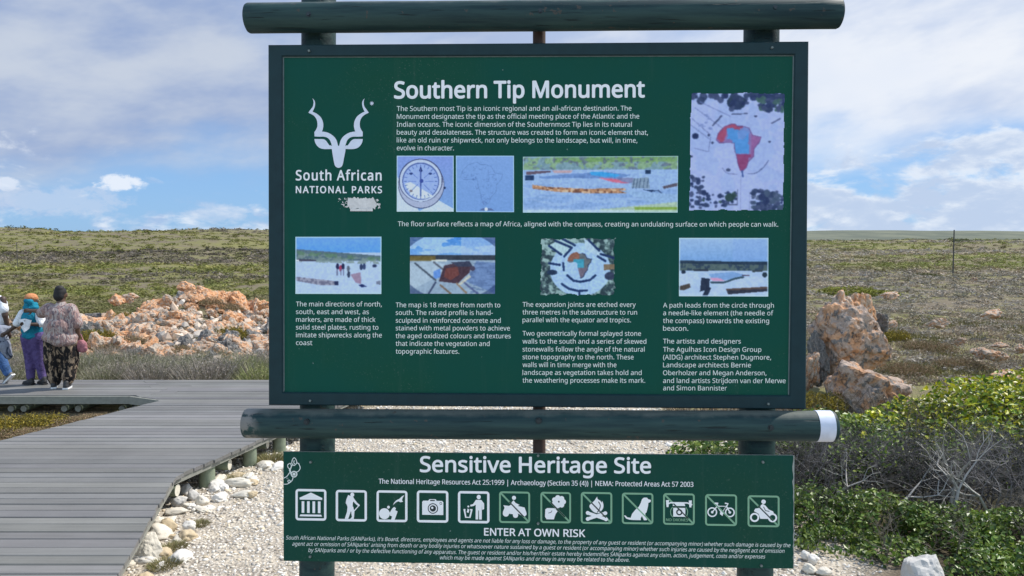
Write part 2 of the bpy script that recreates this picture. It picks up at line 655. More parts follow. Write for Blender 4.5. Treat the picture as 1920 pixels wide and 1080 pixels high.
def panel_mat(name, base):
    """printed green sheet, weathered: dust low down, salt runs, fine chips and scratches"""
    m, t, b = new_mat(name)
    co = objco(t)
    s3 = t.node('ShaderNodeSeparateXYZ')
    t.l.new(co, s3.inputs[0])
    x, y, z = s3.outputs
    big = t.noise(co, 1.7, 4, 0.6)
    c = t.mix(t.smooth(big, 0.35, 0.70), base, (base[0] * 1.5, base[1] * 1.0, base[2] * 0.86))
    runs = t.noise(t.xyz(t.math('MULTIPLY', x, 24.0), y, t.math('MULTIPLY', z, 1.3)), 1.0, 4, 0.6)
    c = t.mix(t.smooth(runs, 0.55, 0.85, 0, 0.16), c, (0.10, 0.14, 0.12))
    dust = t.noise(co, 120.0, 2, 0.6)
    c = t.mix(t.math('MULTIPLY', t.smooth(dust, 0.60, 0.75), t.smooth(big, 0.40, 0.65, 0.0, 0.22)), c, (0.20, 0.24, 0.21))
    chip = t.smooth(t.noise(co, 38.0, 2, 0.5), 0.79, 0.81, 0, 0.7)
    c = t.mix(chip, c, (0.24, 0.30, 0.28))
    t.set(b.inputs['Base Color'], c)
    t.set(b.inputs['Roughness'], t.math('MULTIPLY_ADD', big, 0.3, 0.42))
    b.inputs['Specular IOR Level'].default_value = 0.08
    return m


M_PANEL = panel_mat('sign_green', (0.0062, 0.071, 0.051))
M_PANEL_L = panel_mat('lower_sign_green', (0.0085, 0.060, 0.045))
M_FRAME = plain('frame_paint', (0.009, 0.031, 0.037), 0.5, var=0.25, scale=20, spec=0.22)
M_LIP = plain('frame_lip', (0.10, 0.14, 0.14), 0.6, var=0.5, scale=30)
M_WHITE = plain('white_vinyl', sc((196, 214, 222)), 0.6, var=0.05, scale=20)
M_SMALL = plain('small_vinyl', sc((184, 208, 212)), 0.6, var=0.08, scale=20)
M_EMBLEM = plain('emblem_vinyl', sc((172, 192, 214)), 0.6, var=0.12, scale=25)
M_SOFTW = plain('aged_white_vinyl', sc((178, 200, 205)), 0.6, var=0.08, scale=20)
M_PALEG = plain('pale_green_vinyl', sc((98, 146, 124)), 0.6, var=0.08, scale=20)
M_BLACK = plain('black_vinyl', (0.008, 0.022, 0.022), 0.6)
M_BOLT = plain('bolt_steel', (0.03, 0.04, 0.045), 0.45, 0.6, var=0.4, scale=200)
M_SCREW = plain('pale_screw', (0.16, 0.19, 0.18), 0.6, 0.3, var=0.4, scale=200)
M_RUST = plain('rusty_steel', (0.085, 0.055, 0.045), 0.8, 0.2, var=0.4, scale=30, bumps=0.3)
M_BAND = plain('pale_tape', (0.56, 0.60, 0.70), 0.5, var=0.22, scale=28)
M_SCRAPE = plain('whitish_paint', sc((172, 184, 190)), 0.8, var=0.3, scale=60)
M_EDGE = plain('board_edge', (0.28, 0.30, 0.27), 0.7, var=0.4, scale=40)


def log_mat(name, scuff_x=None):
    m, t, b = new_mat(name)
    co = objco(t)
    s3 = t.node('ShaderNodeSeparateXYZ')
    t.l.new(co, s3.inputs[0])
    g = t.noise(t.xyz(t.math('MULTIPLY', s3.outputs[0], 2.0), t.math('MULTIPLY', s3.outputs[1], 30.0), t.math('MULTIPLY', s3.outputs[2], 30.0)), 1.0, 5, 0.6)
    n = t.noise(co, 9.0, 5, 0.65)
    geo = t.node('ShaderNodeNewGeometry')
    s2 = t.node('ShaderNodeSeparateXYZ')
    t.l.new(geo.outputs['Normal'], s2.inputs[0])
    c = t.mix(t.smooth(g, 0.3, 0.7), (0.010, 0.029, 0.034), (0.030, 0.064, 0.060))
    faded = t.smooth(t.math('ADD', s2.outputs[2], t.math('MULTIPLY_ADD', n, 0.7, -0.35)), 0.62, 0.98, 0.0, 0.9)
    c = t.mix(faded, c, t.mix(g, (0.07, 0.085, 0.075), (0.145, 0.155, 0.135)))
    crack = t.smooth(t.noise(t.xyz(t.math('MULTIPLY', s3.outputs[0], 5.0), t.math('MULTIPLY', s3.outputs[1], 110.0), t.math('MULTIPLY', s3.outputs[2], 110.0)), 1.0, 2, 0.5), 0.66, 0.72, 0, 0.7)
    c = t.mix(crack, c, (0.006, 0.010, 0.011))
    chips = t.smooth(t.noise(co, 26.0, 3, 0.6), 0.66, 0.70, 0, 0.8)
    c = t.mix(chips, c, (0.07, 0.06, 0.05))
    if scuff_x is not None:
        k = t.math('MULTIPLY', t.smooth(s3.outputs[0], scuff_x + 0.03, scuff_x + 0.10, 1, 0), t.smooth(t.noise(co, 17.0, 4, 0.6), 0.40, 0.52))
        c = t.mix(t.math('MULTIPLY', k, 0.7), c, (0.28, 0.255, 0.23))
    t.set(b.inputs['Base Color'], c)
    b.inputs['Roughness'].default_value = 0.55
    b.inputs['Specular IOR Level'].default_value = 0.2
    bump(t, b, t.math('SUBTRACT', g, crack), 0.5, 0.006)
    return m


def local_pt(px, py, M, yoff):
    return Vector(loc_np(px, py, M, yoff))


sign = empty('information_sign', (0.10, 3.48, 0.0))
tag(sign, 'large dark green national park information sign on timber poles above the pebbles', 'sign')

# poles
for (p_top, p_bot) in (((598, -14), (594.5, 1068)), ((1428.5, -14), (1415.5, 1068))):
    mb = MB()
    yo = 0.135
    a = BU @ local_pt(*p_top, BU, yo)
    b = BU @ local_pt(p_bot[0], p_bot[1], BU, yo)
    k = (-0.25 - a.z) / (b.z - a.z)
    foot = a.lerp(b, k)
    mb.tube(foot, a, 0.082, 0.079, 28, 0, True, 0.008, wob=0.03, segs=14, seed=p_top[0])
    mb.build('post', log_mat('post_paint'), sign)
mb = MB()
a, b = BU @ local_pt(1011, 40, BU, 0.085), BU @ local_pt(1011, 1035, BU, 0.085)
mb.tube(b, a, 0.029, n=16)
mb.build('steel_strut', M_RUST, sign)

# the two horizontal log rails
yo = -0.012
ru0, ru1 = BU @ local_pt(463, 34, BU, yo), BU @ local_pt(1575, 25, BU, yo)
mb = MB()
mb.tube(ru0, ru1, 0.066, 0.066, 36, 0, True, 0.012, wob=0.02, segs=30, seed=1)
rail_u = mb.build('rail', log_mat('rail_paint'), sign)
rl0, rl1 = BU @ local_pt(459, 793.5, BU, yo), BU @ local_pt(1566, 799, BU, yo)
mb = MB()
mb.tube(rl0, rl1, 0.066, 0.0665, 36, 0, True, 0.012, wob=0.02, segs=30, seed=2)
rail_l = mb.build('rail', log_mat('lower_rail_paint', rl0.x), sign)
rail_l['label'] = 'lower log rail with a pale tape band round its sunlit end'
mb = MB()
ax = (rl1 - rl0).normalized()
mb.tube(rl1 - ax * 0.088, rl1 - ax * 0.020, 0.0685, 0.0685, 36, 0, True, 0.0, wob=0.015, segs=3, seed=2)
mb.build('reflective_band', M_BAND, rail_l)


def bolt(px, py, M, yoff, r, parent, ring=True, mat=None, name='bolt'):
    c = local_pt(px, py, M, yoff)
    nrm = (M.to_3x3() @ Vector((0, -1, 0))).normalized()
    c = M @ c
    mb = MB()
    if ring:
        mb.tube(c - nrm * 0.006, c + nrm * 0.004, r * 1.45, r * 1.35, 14)
    mb.tube(c, c + nrm * 0.009, r, r * 0.9, 6, smooth=False)
    mb.build(name, mat or M_BOLT, parent)


for px, py in ((1013, 21), (1453, 15), (579, 27)):
    bolt(px, py, BU, -0.074, 0.0085, rail_u)
for px, py in ((575, 791), (1010, 789), (1445, 802)):
    bolt(px, py, BU, -0.076, 0.0095, rail_l)

# upper board: panel, frame, lip
FD = 0.05
PY = 0.013                                            # the panel sits this deep in the frame
mb = MB()
hu, hh = UW / 2, UH / 2
inn = loc_np([531, 1488, 1479, 532], [107, 104, 741, 735], BU, PY)


def quad_w(mb, pts, M, mat=0):
    k = len(mb.v)
    mb.v += [tuple(M @ Vector(p)) for p in pts]
    mb.f.append((k, k + 1, k + 2, k + 3))
    mb.m.append(mat)
    mb.s.append(False)


x0, x1 = -hu + 0.03, hu - 0.03
z0, z1 = -hh + 0.03, hh - 0.03
vs = [BU @ Vector(p) for p in [(x, y, z) for x in (x0, x1) for y in (PY, PY + 0.012) for z in (z0, z1)]]
mb.add(vs, [(0, 1, 3, 2), (4, 6, 7, 5), (0, 4, 5, 1), (2, 3, 7, 6), (0, 2, 6, 4), (1, 5, 7, 3)])
board = mb.build('main_board', M_PANEL, sign)
board['label'] = 'upper green board with the Southern Tip Monument text and photographs'
mb = MB()
o4 = [(-hu, hh), (hu, hh), (hu, -hh), (-hu, -hh)]
i4 = [(p[0], p[2]) for p in inn]
ch = 0.005
for k in range(4):
    A, B = o4[k], o4[(k + 1) % 4]
    a, b = i4[k], i4[(k + 1) % 4]

    def inset(o, i, d):
        v = Vector(i) - Vector(o)
        return Vector(o) + v.normalized() * d

    Af, Bf = inset(A, a, ch * 1.4), inset(B, b, ch * 1.4)
    af, bf = inset(a, A, ch * 1.4), inset(b, B, ch * 1.4)
    P = lambda q, y: (q[0], y, q[1])
    quad_w(mb, [P(Af, 0), P(Bf, 0), P(bf, 0), P(af, 0)], BU)
    quad_w(mb, [P(A, ch), P(B, ch), P(Bf, 0), P(Af, 0)], BU)
    quad_w(mb, [P(A, FD), P(B, FD), P(B, ch), P(A, ch)], BU)
    quad_w(mb, [P(af, 0), P(bf, 0), P(b, ch), P(a, ch)], BU)
    quad_w(mb, [P(a, ch), P(b, ch), P(b, PY + 0.006), P(a, PY + 0.006)], BU)
    quad_w(mb, [P(A, FD), P(B, FD), P(b, FD), P(a, FD)], BU)
    # bead of pale sealant where the panel meets the frame
    a2, b2 = inset(a, A, -0.0055), inset(b, B, -0.0055)
    if k in (0, 1, 3):
        quad_w(mb, [P(a, PY - 0.004), P(b, PY - 0.004), P(b2, PY - 0.001), P(a2, PY - 0.001)], BU, 1)
frame = mb.build('frame', [M_FRAME, M_LIP], board)
for px, py in ((580, 96), (1447, 90), (582, 751), (1440, 757)):
    bolt(px, py, BU, -0.0005, 0.006, board, False, M_SCREW, 'screw')

# lower board
mb = MB()
vs = [BL @ Vector(p) for p in [(x, y, z) for x in (-LW / 2, LW / 2) for y in (0, 0.012) for z in (-LH / 2, LH / 2)]]
mb.add(vs, [(0, 1, 3, 2)], 1)
mb.add(vs, [(4, 6, 7, 5), (1, 5, 7, 3), (0, 2, 6, 4)], 1)
mb.add(vs, [(0, 4, 5, 1), (2, 3, 7, 6)], 0)
lower = mb.build('lower_board', [M_PANEL_L, M_EDGE], sign)
lower['label'] = 'lower green board headed Sensitive Heritage Site with a row of pictograms'
for px, py in ((583, 866), (1430, 866), (582, 1043), (1427, 1060), (1009, 854), (1009, 981)):
    bolt(px, py, BL, -0.0005, 0.0065, lower, False, M_SCREW, 'screw')
# packers that carry the lower board on the poles
for px in (597, 1420, 1011):
    for py in (868, 1040):
        c = local_pt(px, py, BL, 0.012)
        mb = MB()
        mb.tube(BL @ c, BL @ (c + Vector((0, 0.13, 0))), 0.018, n=10)
        mb.build('spacer', M_BOLT, lower)

# ---- lettering
TEXTS = []
try:                                                  # the sans face that ships inside Blender; its built-in one if absent
    import os
    FONT = bpy.data.fonts.load(os.path.join(bpy.utils.resource_path('LOCAL'), 'datafiles', 'fonts', 'NotoSansHebrew-Regular.woff2'))
except Exception:
    FONT = None


def text_lines(name, lines, cap, M, yoff, parent, weight=0.0, mat=None, shear=0.0, spacing=1.0, res=2):
    """lines: (string, x_left, x_right, baseline_left, baseline_right) as measured on the board"""
    obs = []
    for (s, xa, xb, ya, yb) in lines:
        c = bpy.data.curves.new('t', 'FONT')
        c.body = s
        if FONT:
            c.font = FONT
        c.shear = shear
        c.space_character = spacing
        c.resolution_u = res
        c.fill_mode = 'FRONT'
        o = bpy.data.objects.new('t', c)
        COL.objects.link(o)
        obs.append((o, xa, xb, ya, yb))
    TEXTS.append((name, obs, cap, M, yoff, parent, weight, mat or M_WHITE))


def finish_texts():
    c = bpy.data.curves.new('t', 'FONT')
    c.body = 'H'
    if FONT:
        c.font = FONT
    oh = bpy.data.objects.new('t', c)
    COL.objects.link(oh)
    dg = bpy.context.evaluated_depsgraph_get()
    capH = oh.evaluated_get(dg).data and max(v.co.y for v in bpy.data.meshes.new_from_object(oh.evaluated_get(dg)).vertices)
    bpy.data.objects.remove(oh)
    for (name, obs, cap, M, yoff, parent, weight, mat) in TEXTS:
        VV, FF, k = [], [], 0
        for (o, xa, xb, ya, yb) in obs:
            me = bpy.data.meshes.new_from_object(o.evaluated_get(dg))
            n = len(me.vertices)
            co = np.zeros(n * 3)
            me.vertices.foreach_get('co', co)
            co = co.reshape(-1, 3)
            lo, hi = co[:, 0].min(), co[:, 0].max()
            t = (co[:, 0] - lo) / (hi - lo)
            px = xa + t * (xb - xa)
            py = ya + t * (yb - ya) - co[:, 1] / capH * cap
            # heavier strokes: the same line struck several times, a hair apart
            w = weight * cap / capH
            nst = 1 if w < 0.09 else 8 if w > 0.25 else 2
            for q in range(nst):
                th = 2 * math.pi * q / nst
                VV.append(to_world(loc_np(px + (w * math.cos(th) if nst > 1 else 0), py + (w * math.sin(th) if nst > 2 else 0), M, yoff - q * 0.00005), M))
                FF += [tuple(i + k for i in p.vertices) for p in me.polygons]
                k += n
            cu = o.data
            bpy.data.objects.remove(o)
            bpy.data.curves.remove(cu)
            bpy.data.meshes.remove(me)
        me = bpy.data.meshes.new(name)
        me.from_pydata(np.concatenate(VV).tolist(), [], FF)
        link_mesh(name, me, mat, parent)


TY = PY - 0.0012
text_lines('title_lettering', [('Southern Tip Monument', 740, 1208, 184, 181.8)], 30.5, BU, TY, board, 0.022, res=5)
text_lines('introduction_lettering', [
    ('The Southern most Tip is an iconic regional and an all-african destination. The', 744, 1184, 208, 207.3),
    ('Monument designates the tip as the official meeting place of the Atlantic and the', 744, 1198.6, 222.8, 222.3),
    ('Indian oceans. The iconic dimension of the Southernmost Tip lies in its natural', 744, 1184.6, 237.6, 237.6),
    ('beauty and desolateness. The structure was created to form an iconic element that,', 744, 1215, 252.4, 252.8),
    ('like an old ruin or shipwreck, not only belongs to the landscape, but will, in time,', 744, 1195, 267, 267.6),
    ('evolve in character.', 744, 851, 281.8, 282)], 9.0, BU, TY, board, 0.004, mat=M_SMALL)
text_lines('caption_lettering', [('The floor surface reflects a map of Africa, aligned with the compass, creating an undulating surface on which people can walk.', 746, 1459, 424, 425)], 8.8, BU, TY, board, 0.004, mat=M_SMALL)
text_lines('park_lettering', [('South African', 555, 715, 337.8, 338)], 18.5, BU, TY, board, 0.018, spacing=1.12, res=4)
text_lines('park_lettering', [('NATIONAL PARKS', 555, 716, 361.8, 362)], 12.6, BU, TY, board, 0.020, spacing=1.2, res=3)


def column(x0, rows):
    text_lines('column_lettering', [(s, x0, xb, y, y + 0.3) for (s, xb, y) in rows], 8.8, BU, TY, board, 0.004, mat=M_SMALL)


column(555, [('The main directions of north,', 715.8, 574.3), ('south, east and west, as', 691.6, 588.8), ('markers, are made of thick', 704, 603.3), ('solid steel plates, rusting to', 709.5, 617.8), ('imitate shipwrecks along the', 716, 632.4), ('coast', 585.5, 646.8)])
column(742, [('The map is 18 metres from north to', 938, 576), ('south. The raised profile is hand-', 924, 590.4), ('sculpted in reinforced concrete and', 938.8, 605), ('stained with metal powders to achieve', 956, 619.4), ('the aged oxidized colours and textures', 957.7, 634), ('that indicate the vegetation and', 918, 648.4), ('topographic features.', 861, 663)])
column(979.8, [('The expansion joints are etched every', 1192, 575.2), ('three metres in the substructure to run', 1194.5, 589.6), ('parallel with the equator and tropics.', 1183, 604)])
column(979.8, [('Two geometrically formal splayed stone', 1201.8, 629.4), ('walls to the south and a series of skewed', 1211.8, 644.2), ('stonewalls follow the angle of the natural', 1208.7, 659), ('stone topography to the north. These', 1188, 673.6), ('walls will in time merge with the', 1155.8, 688.2), ('landscape as vegetation takes hold and', 1203, 702.8), ('the weathering processes make its mark.', 1209.6, 717.4)])
column(1243.3, [('A path leads from the circle through', 1451, 576.6), ('a needle-like element (the needle of', 1450, 591), ('the compass) towards the existing', 1442, 605.6), ('beacon.', 1290.5, 619.9)])
column(1243.3, [('The artists and designers', 1389, 644), ('The Agulhas Icon Design Group', 1427.5, 659.4), ('(AIDG) architect Stephen Dugmore,', 1445.7, 674), ('Landscape architects Bernie', 1408, 688.6), ('Oberholzer and Megan Anderson,', 1437, 703.3), ('and land artists Strijdom van der Merwe', 1473, 718), ('and Simon Bannister', 1363, 731.8)])

LY = -0.0012
text_lines('title_lettering', [('Sensitive Heritage Site', 788, 1220, 884.5, 887.2)], 28.5, BL, LY, lower, 0.018, res=5)
text_lines('act_lettering', [('The National Heritage Resources Act 25:1999 | Archaeology (Section 35 (4)) | NEMA: Protected Areas Act 57 2003', 710, 1300, 906.8, 912.8)], 9.2, BL, LY, lower, 0.008)
text_lines('risk_lettering', [('ENTER AT OWN RISK', 908, 1097, 1003.9, 1006.8)], 13.6, BL, LY, lower, 0.017, res=3)
text_lines('notice_lettering', [
    ("South African National Parks (SANParks), it's Board, directors, employees and agents are not liable for any loss or damage, to the property of any guest or resident (or accompanying minor) whether such damage is caused by the", 536, 1482, 1011.5, 1026),
    ("agent act or omission of SANparks' arising from death or any bodily injuries or whatsoever nature sustained by a guest or resident (or accompanying minor) whether such injuries are caused by the negligent act of omission", 548, 1471, 1023, 1036.6),
    ('by SANparks and / or by the defective functioning of any apparatus. The guest or resident and/or his/her/their estate hereby indemnifies SANparks against any claim, action, judgement, costs and/or expenses', 578, 1435, 1034.8, 1047.2),
    ('which may be made against SANparks and or may in any way be related to the above.', 825, 1180, 1048.9, 1053.4)], 7.2, BL, LY, lower, 0.006, mat=M_SOFTW, shear=0.22)
finish_texts()

# ---- flat printed shapes
from mathutils.geometry import tessellate_polygon


class Print:
    """flat vinyl shapes, each a hair above the one before"""
    def __init__(self, M, yoff, fx=lambda x, y: (x, y)):
        self.M, self.y, self.fx = M, yoff, fx
        self.V, self.Fc, self.m = [], [], []

    def _emit(self, pts, tris, mat):
        self.y -= 0.00006
        q = np.array([self.fx(*p) for p in pts])
        W = to_world(loc_np(q[:, 0], q[:, 1], self.M, self.y), self.M)
        k = len(self.V)
        self.V += W.tolist()
        for t in tris:
            self.Fc.append(tuple(i + k for i in t))
            self.m.append(mat)

    def poly(self, pts, mat=0):
        tris = tessellate_polygon([[Vector((p[0], p[1], 0)) for p in pts]])
        self._emit(pts, tris, mat)

    def ring(self, outer, inner, mat=0):
        n = len(outer)
        self._emit(list(outer) + list(inner), [(i, (i + 1) % n, n + (i + 1) % n, n + i) for i in range(n)], mat)

    def disc(self, cx, cy, rx, ry=None, mat=0, n=20):
        ry = rx if ry is None else ry
        self.poly([(cx + rx * math.cos(2 * math.pi * k / n), cy + ry * math.sin(2 * math.pi * k / n)) for k in range(n)], mat)

    def circle(self, cx, cy, r, w, mat=0, n=24):
        c = [(math.cos(2 * math.pi * k / n), math.sin(2 * math.pi * k / n)) for k in range(n)]
        self.ring([(cx + r * a, cy + r * b) for a, b in c], [(cx + (r - w) * a, cy + (r - w) * b) for a, b in c], mat)

    def line(self, pts, w, mat=0, w2=None):
        """a stroke of width w (tapering to w2)"""
        n = len(pts)
        L, R = [], []
        for i, p in enumerate(pts):
            a = pts[max(0, i - 1)]
            b = pts[min(n - 1, i + 1)]
            dx, dy = b[0] - a[0], b[1] - a[1]
            d = math.hypot(dx, dy) or 1
            ww = (w + ((w2 if w2 is not None else w) - w) * i / max(1, n - 1)) / 2
            L.append((p[0] - dy / d * ww, p[1] + dx / d * ww))
            R.append((p[0] + dy / d * ww, p[1] - dx / d * ww))
        self._emit(L + R, [(i, i + 1, n + i + 1, n + i) for i in range(n - 1)], mat)

    def rect(self, x0, y0, x1, y1, mat=0):
        self.poly([(x0, y0), (x1, y0), (x1, y1), (x0, y1)], mat)

    def rframe(self, x0, y0, x1, y1, r, w, mat=0):
        def rr(a, b, c, d, q):
            pts = []
            for (cx, cy, s) in ((c - q, b + q, -90), (c - q, d - q, 0), (a + q, d - q, 90), (a + q, b + q, 180)):
                for k in range(6):
                    th = math.radians(s + 18 * k)
                    pts.append((cx + q * math.cos(th), cy + q * math.sin(th)))
            return pts
        self.ring(rr(x0, y0, x1, y1, r), rr(x0 + w, y0 + w, x1 - w, y1 - w, max(0.01, r - w)), mat)

    def build(self, name, mats, parent):
        me = bpy.data.meshes.new(name)
        me.from_pydata(self.V, [], self.Fc)
        me.polygons.foreach_set('material_index', self.m)
        return link_mesh(name, me, mats, parent)


def spline(pts, n=8):
    out = []
    P = [pts[0]] + list(pts) + [pts[-1]]
    for i in range(1, len(P) - 2):
        for k in range(n):
            t = k / n
            a, b, c, d = P[i - 1], P[i], P[i + 1], P[i + 2]
            out.append(tuple(0.5 * (2 * b[j] + (c[j] - a[j]) * t + (2 * a[j] - 5 * b[j] + 4 * c[j] - d[j]) * t * t + (3 * b[j] - a[j] - 3 * c[j] + d[j]) * t ** 3) for j in (0, 1)))
    out.append(pts[-1])
    return out


# kudu head emblem (coordinates of the enlarged photograph: 4.5 px per px, origin 540,170)
pr = Print(BU, TY, lambda x, y: (540 + x / 4.5, 170 + y / 4.5))
for sgn in (1, -1):
    X = lambda x: 427 + sgn * (x - 427)
    L = spline([(206, 64), (214, 84), (215, 108), (208, 136), (190, 160), (172, 186)])
    R = spline([(206, 64), (222, 82), (229, 108), (224, 140), (214, 164), (206, 178)])
    pr.poly([(X(x), y) for x, y in L] + [(X(x), y) for x, y in R[::-1]], 0)
    L = spline([(172, 186), (214, 208), (240, 240), (248, 276), (246, 306), (236, 330), (223, 350)])
    R = spline([(206, 176), (244, 196), (276, 224), (294, 262), (298, 296), (294, 322), (286, 346)])
    pr.poly([(X(x), y) for x, y in L] + [(X(x), y) for x, y in R[::-1]], 0)
    # brow bar sweeping into the nose
    up = spline([(223, 346), (250, 345), (300, 346), (345, 358), (385, 385), (408, 416), (420, 455), (427, 480)])
    dn = spline([(224, 386), (260, 388), (300, 388), (330, 396), (352, 416), (364, 444), (372, 470), (378, 496)])
    pr.poly([(X(x), y) for x, y in up] + [(X(x), y) for x, y in dn[::-1]], 0)
    ear = spline([(223, 408), (262, 408), (300, 410), (322, 424), (338, 446), (350, 462)]) + [(366, 462), (370, 492)] + spline([(340, 493), (300, 492), (266, 482), (242, 460), (229, 436), (223, 408)])
    pr.poly([(X(x), y) for x, y in ear], 0)
face = spline([(366, 466), (372, 510), (380, 560), (390, 612), (400, 638), (420, 650), (434, 650), (454, 638), (464, 612), (474, 560), (484, 510), (488, 466)])
pr.poly(face, 0)
for k in range(4):
    th = math.radians(45 * k + 10)
    pr.line([(707 - 17 * math.cos(th), 107 - 17 * math.sin(th)), (707 + 17 * math.cos(th), 107 + 17 * math.sin(th))], 5, 0)
pr.disc(707, 107, 9, mat=0)
pr.build('emblem', [M_EMBLEM], board)

# scraped whitish paint over an old line of text
pr = Print(BU, TY, lambda x, y: (540 + x / 4.5, 170 + y / 4.5))
r_ = random.Random(3)
up = [(x, 905 + r_.uniform(-9, 9)) for x in range(505, 735, 10)]
lo = [(x, 1000 + r_.uniform(-12, 12)) for x in range(735, 520, -10)]
pr.poly(up + [(742, 950)] + lo + [(500, 960)], 0)
for k in range(46):
    x, y = r_.choice([(r_.uniform(420, 520), r_.uniform(910, 985)), (r_.uniform(715, 775), r_.uniform(915, 990))])
    a = r_.uniform(0, 3.1)
    s = r_.uniform(4, 15)
    pr.poly([(x + s * math.cos(a), y + s * math.sin(a)), (x - s * .5 * math.sin(a), y + s * .5 * math.cos(a)), (x - s * math.cos(a), y - s * math.sin(a)), (x + s * .4 * math.sin(a), y - s * .4 * math.cos(a))], 0)
pr.rect(525, 996, 715, 1017, 0)
pr.build('paint_smear', [M_SCRAPE], board)

# outline plant emblem on the lower board (zoom 7.71, origin 525,845)
pr = Print(BL, LY, lambda x, y: (525 + x / 7.71, 845 + y / 7.71))
for pts in ([(168, 180), (180, 130), (205, 102), (232, 130), (245, 178)], [(168, 180), (205, 215), (245, 178), (268, 190)],
            [(150, 180), (112, 205), (118, 245), (150, 262), (165, 225), (150, 180)], [(268, 180), (292, 250), (262, 300), (225, 308)],
            [(135, 262), (140, 300), (160, 340)], [(190, 200), (160, 235), (150, 290), (165, 315)],
            [(48, 398), (92, 378), (120, 345), (138, 318)], [(52, 484), (105, 482), (155, 452), (180, 420), (188, 388)],
            [(110, 440), (130, 425), (150, 440), (130, 462), (110, 440)], [(205, 140), (200, 175), (215, 195)]):
    pr.line(spline(pts), 11, 0)
pr.circle(203, 340, 48, 14, 0)
pr.disc(203, 340, 20, mat=0)
for k in range(8):
    th = k * math.pi / 4
    pr.line([(203 + 22 * math.cos(th), 340 + 22 * math.sin(th)), (203 + 44 * math.cos(th), 340 + 44 * math.sin(th))], 7, 0)
pr.build('plant_emblem', [M_SOFTW], lower)


# the worn pale right edge of the lower board
pr = Print(BL, LY)
r_ = random.Random(9)
pts_o = [(1488.6 - 0.2 * 0 + 0.9 * (1 - k / 30), 853.5 + 213 * k / 30) for k in range(31)]
pr.poly(pts_o + [(p[0] - r_.uniform(1.0, 3.6) * (1.3 if q < 9 else .7), p[1]) for q, p in list(enumerate(pts_o))[::-1]], 0)
pr.build('worn_edge', [M_EDGE], lower)


# ---- the twelve pictograms, each drawn in a unit square
def i_museum(p):
    p.poly([(.13, .28), (.5, .11), (.87, .28), (.86, .34), (.14, .34)])
    for x in (.20, .375, .55, .725):
        p.rect(x, .39, x + .085, .76)
    p.poly([(.16, .81), (.83, .81), (.86, .87), (.13, .87)])


def i_hiker(p):
    p.disc(.53, .15, .062, .068)
    p.poly([(.50, .20), (.40, .16), (.34, .30), (.32, .42), (.36, .48), (.38, .55), (.54, .55), (.55, .40), (.60, .31), (.57, .23)])
    p.line([(.56, .30), (.66, .42), (.76, .50)], .075, 0, .055)
    p.line([(.76, .47), (.56, .70)], .03)
    p.poly([(.38, .53), (.55, .53), (.47, .72), (.40, .92), (.29, .92), (.36, .70)])
    p.poly([(.46, .53), (.56, .53), (.60, .70), (.58, .92), (.46, .92), (.52, .86), (.50, .72)])


def i_dune(p):
    p.disc(.255, .74, .175)
    p.disc(.385, .53, .045)
    p.poly([(.42, .72), (.50, .58), (.57, .52), (.63, .56), (.60, .62), (.68, .66), (.64, .78), (.58, .94), (.47, .94), (.50, .82), (.44, .80)])
    p.poly([(.53, .47), (.57, .38), (.64, .31), (.74, .26), (.82, .18), (.90, .14), (.85, .22), (.82, .30), (.86, .35), (.78, .37), (.70, .34), (.62, .38)])


def i_camera(p):
    p.poly([(.17, .36), (.20, .32), (.36, .32), (.40, .27), (.60, .27), (.63, .32), (.80, .32), (.84, .36), (.84, .76), (.17, .76)])
    p.rect(.42, .295, .57, .33, 2)
    p.disc(.51, .56, .165, mat=2)
    p.disc(.51, .56, .135)
    p.disc(.51, .56, .10, mat=2)
    p.disc(.49, .54, .035)
    p.circle(.76, .40, .04, .015, 2)


def i_litter(p):
    p.disc(.66, .18, .065, .07)
    p.poly([(.57, .27), (.74, .27), (.83, .38), (.83, .55), (.77, .58), (.76, .40), (.755, .88), (.67, .88), (.665, .60), (.645, .60), (.64, .88), (.56, .88), (.565, .42), (.50, .46), (.40, .48), (.39, .43), (.48, .40)])
    p.line([(.20, .57), (.25, .82), (.38, .82), (.44, .57)], .05)
    p.line([(.18, .58), (.24, .58)], .04)
    p.line([(.38, .58), (.46, .58)], .04)
    p.poly([(.28, .66), (.31, .54), (.36, .58), (.34, .68)])
    p.disc(.33, .48, .03)


def i_quad(p):
    p.poly([(.14, .44), (.32, .46), (.42, .40), (.62, .46), (.82, .50), (.88, .66), (.86, .74), (.74, .76), (.62, .70), (.44, .72), (.28, .70), (.12, .66), (.18, .52)])
    p.disc(.22, .70, .10)
    p.disc(.53, .75, .085)
    p.disc(.80, .70, .085)
    p.poly([(.38, .42), (.42, .32), (.47, .28), (.53, .36), (.66, .42), (.60, .46)])
    p.disc(.48, .20, .065)


def i_flower(p):
    for k in range(7):
        th = 2 * math.pi * k / 7
        p.disc(.60 + .15 * math.cos(th), .31 + .13 * math.sin(th), .085, n=12)
    p.disc(.60, .31, .14)
    p.disc(.60, .31, .03, mat=2)
    p.poly([(.16, .56), (.22, .52), (.46, .52), (.50, .56), (.56, .62), (.50, .70), (.47, .78), (.44, .88), (.20, .88), (.15, .80)])
    p.line([(.26, .68), (.34, .66), (.38, .60)], .02, 2)
    p.line([(.56, .42), (.50, .55)], .04)


def i_fire(p):
    p.poly(spline([(.52, .14), (.54, .22), (.62, .27), (.66, .33), (.68, .28), (.72, .40), (.70, .52), (.60, .64), (.52, .66), (.40, .62), (.29, .50), (.28, .42), (.36, .34), (.40, .30), (.44, .26), (.48, .20)], 4))
    p.line(spline([(.56, .30), (.62, .42), (.58, .56), (.52, .64)]), .03, 2)
    p.line([(.22, .85), (.78, .66)], .10)
    p.line([(.22, .66), (.80, .85)], .10)
    for q in ((.22, .85), (.78, .66), (.22, .66), (.80, .85)):
        p.disc(*q, .062, n=12)


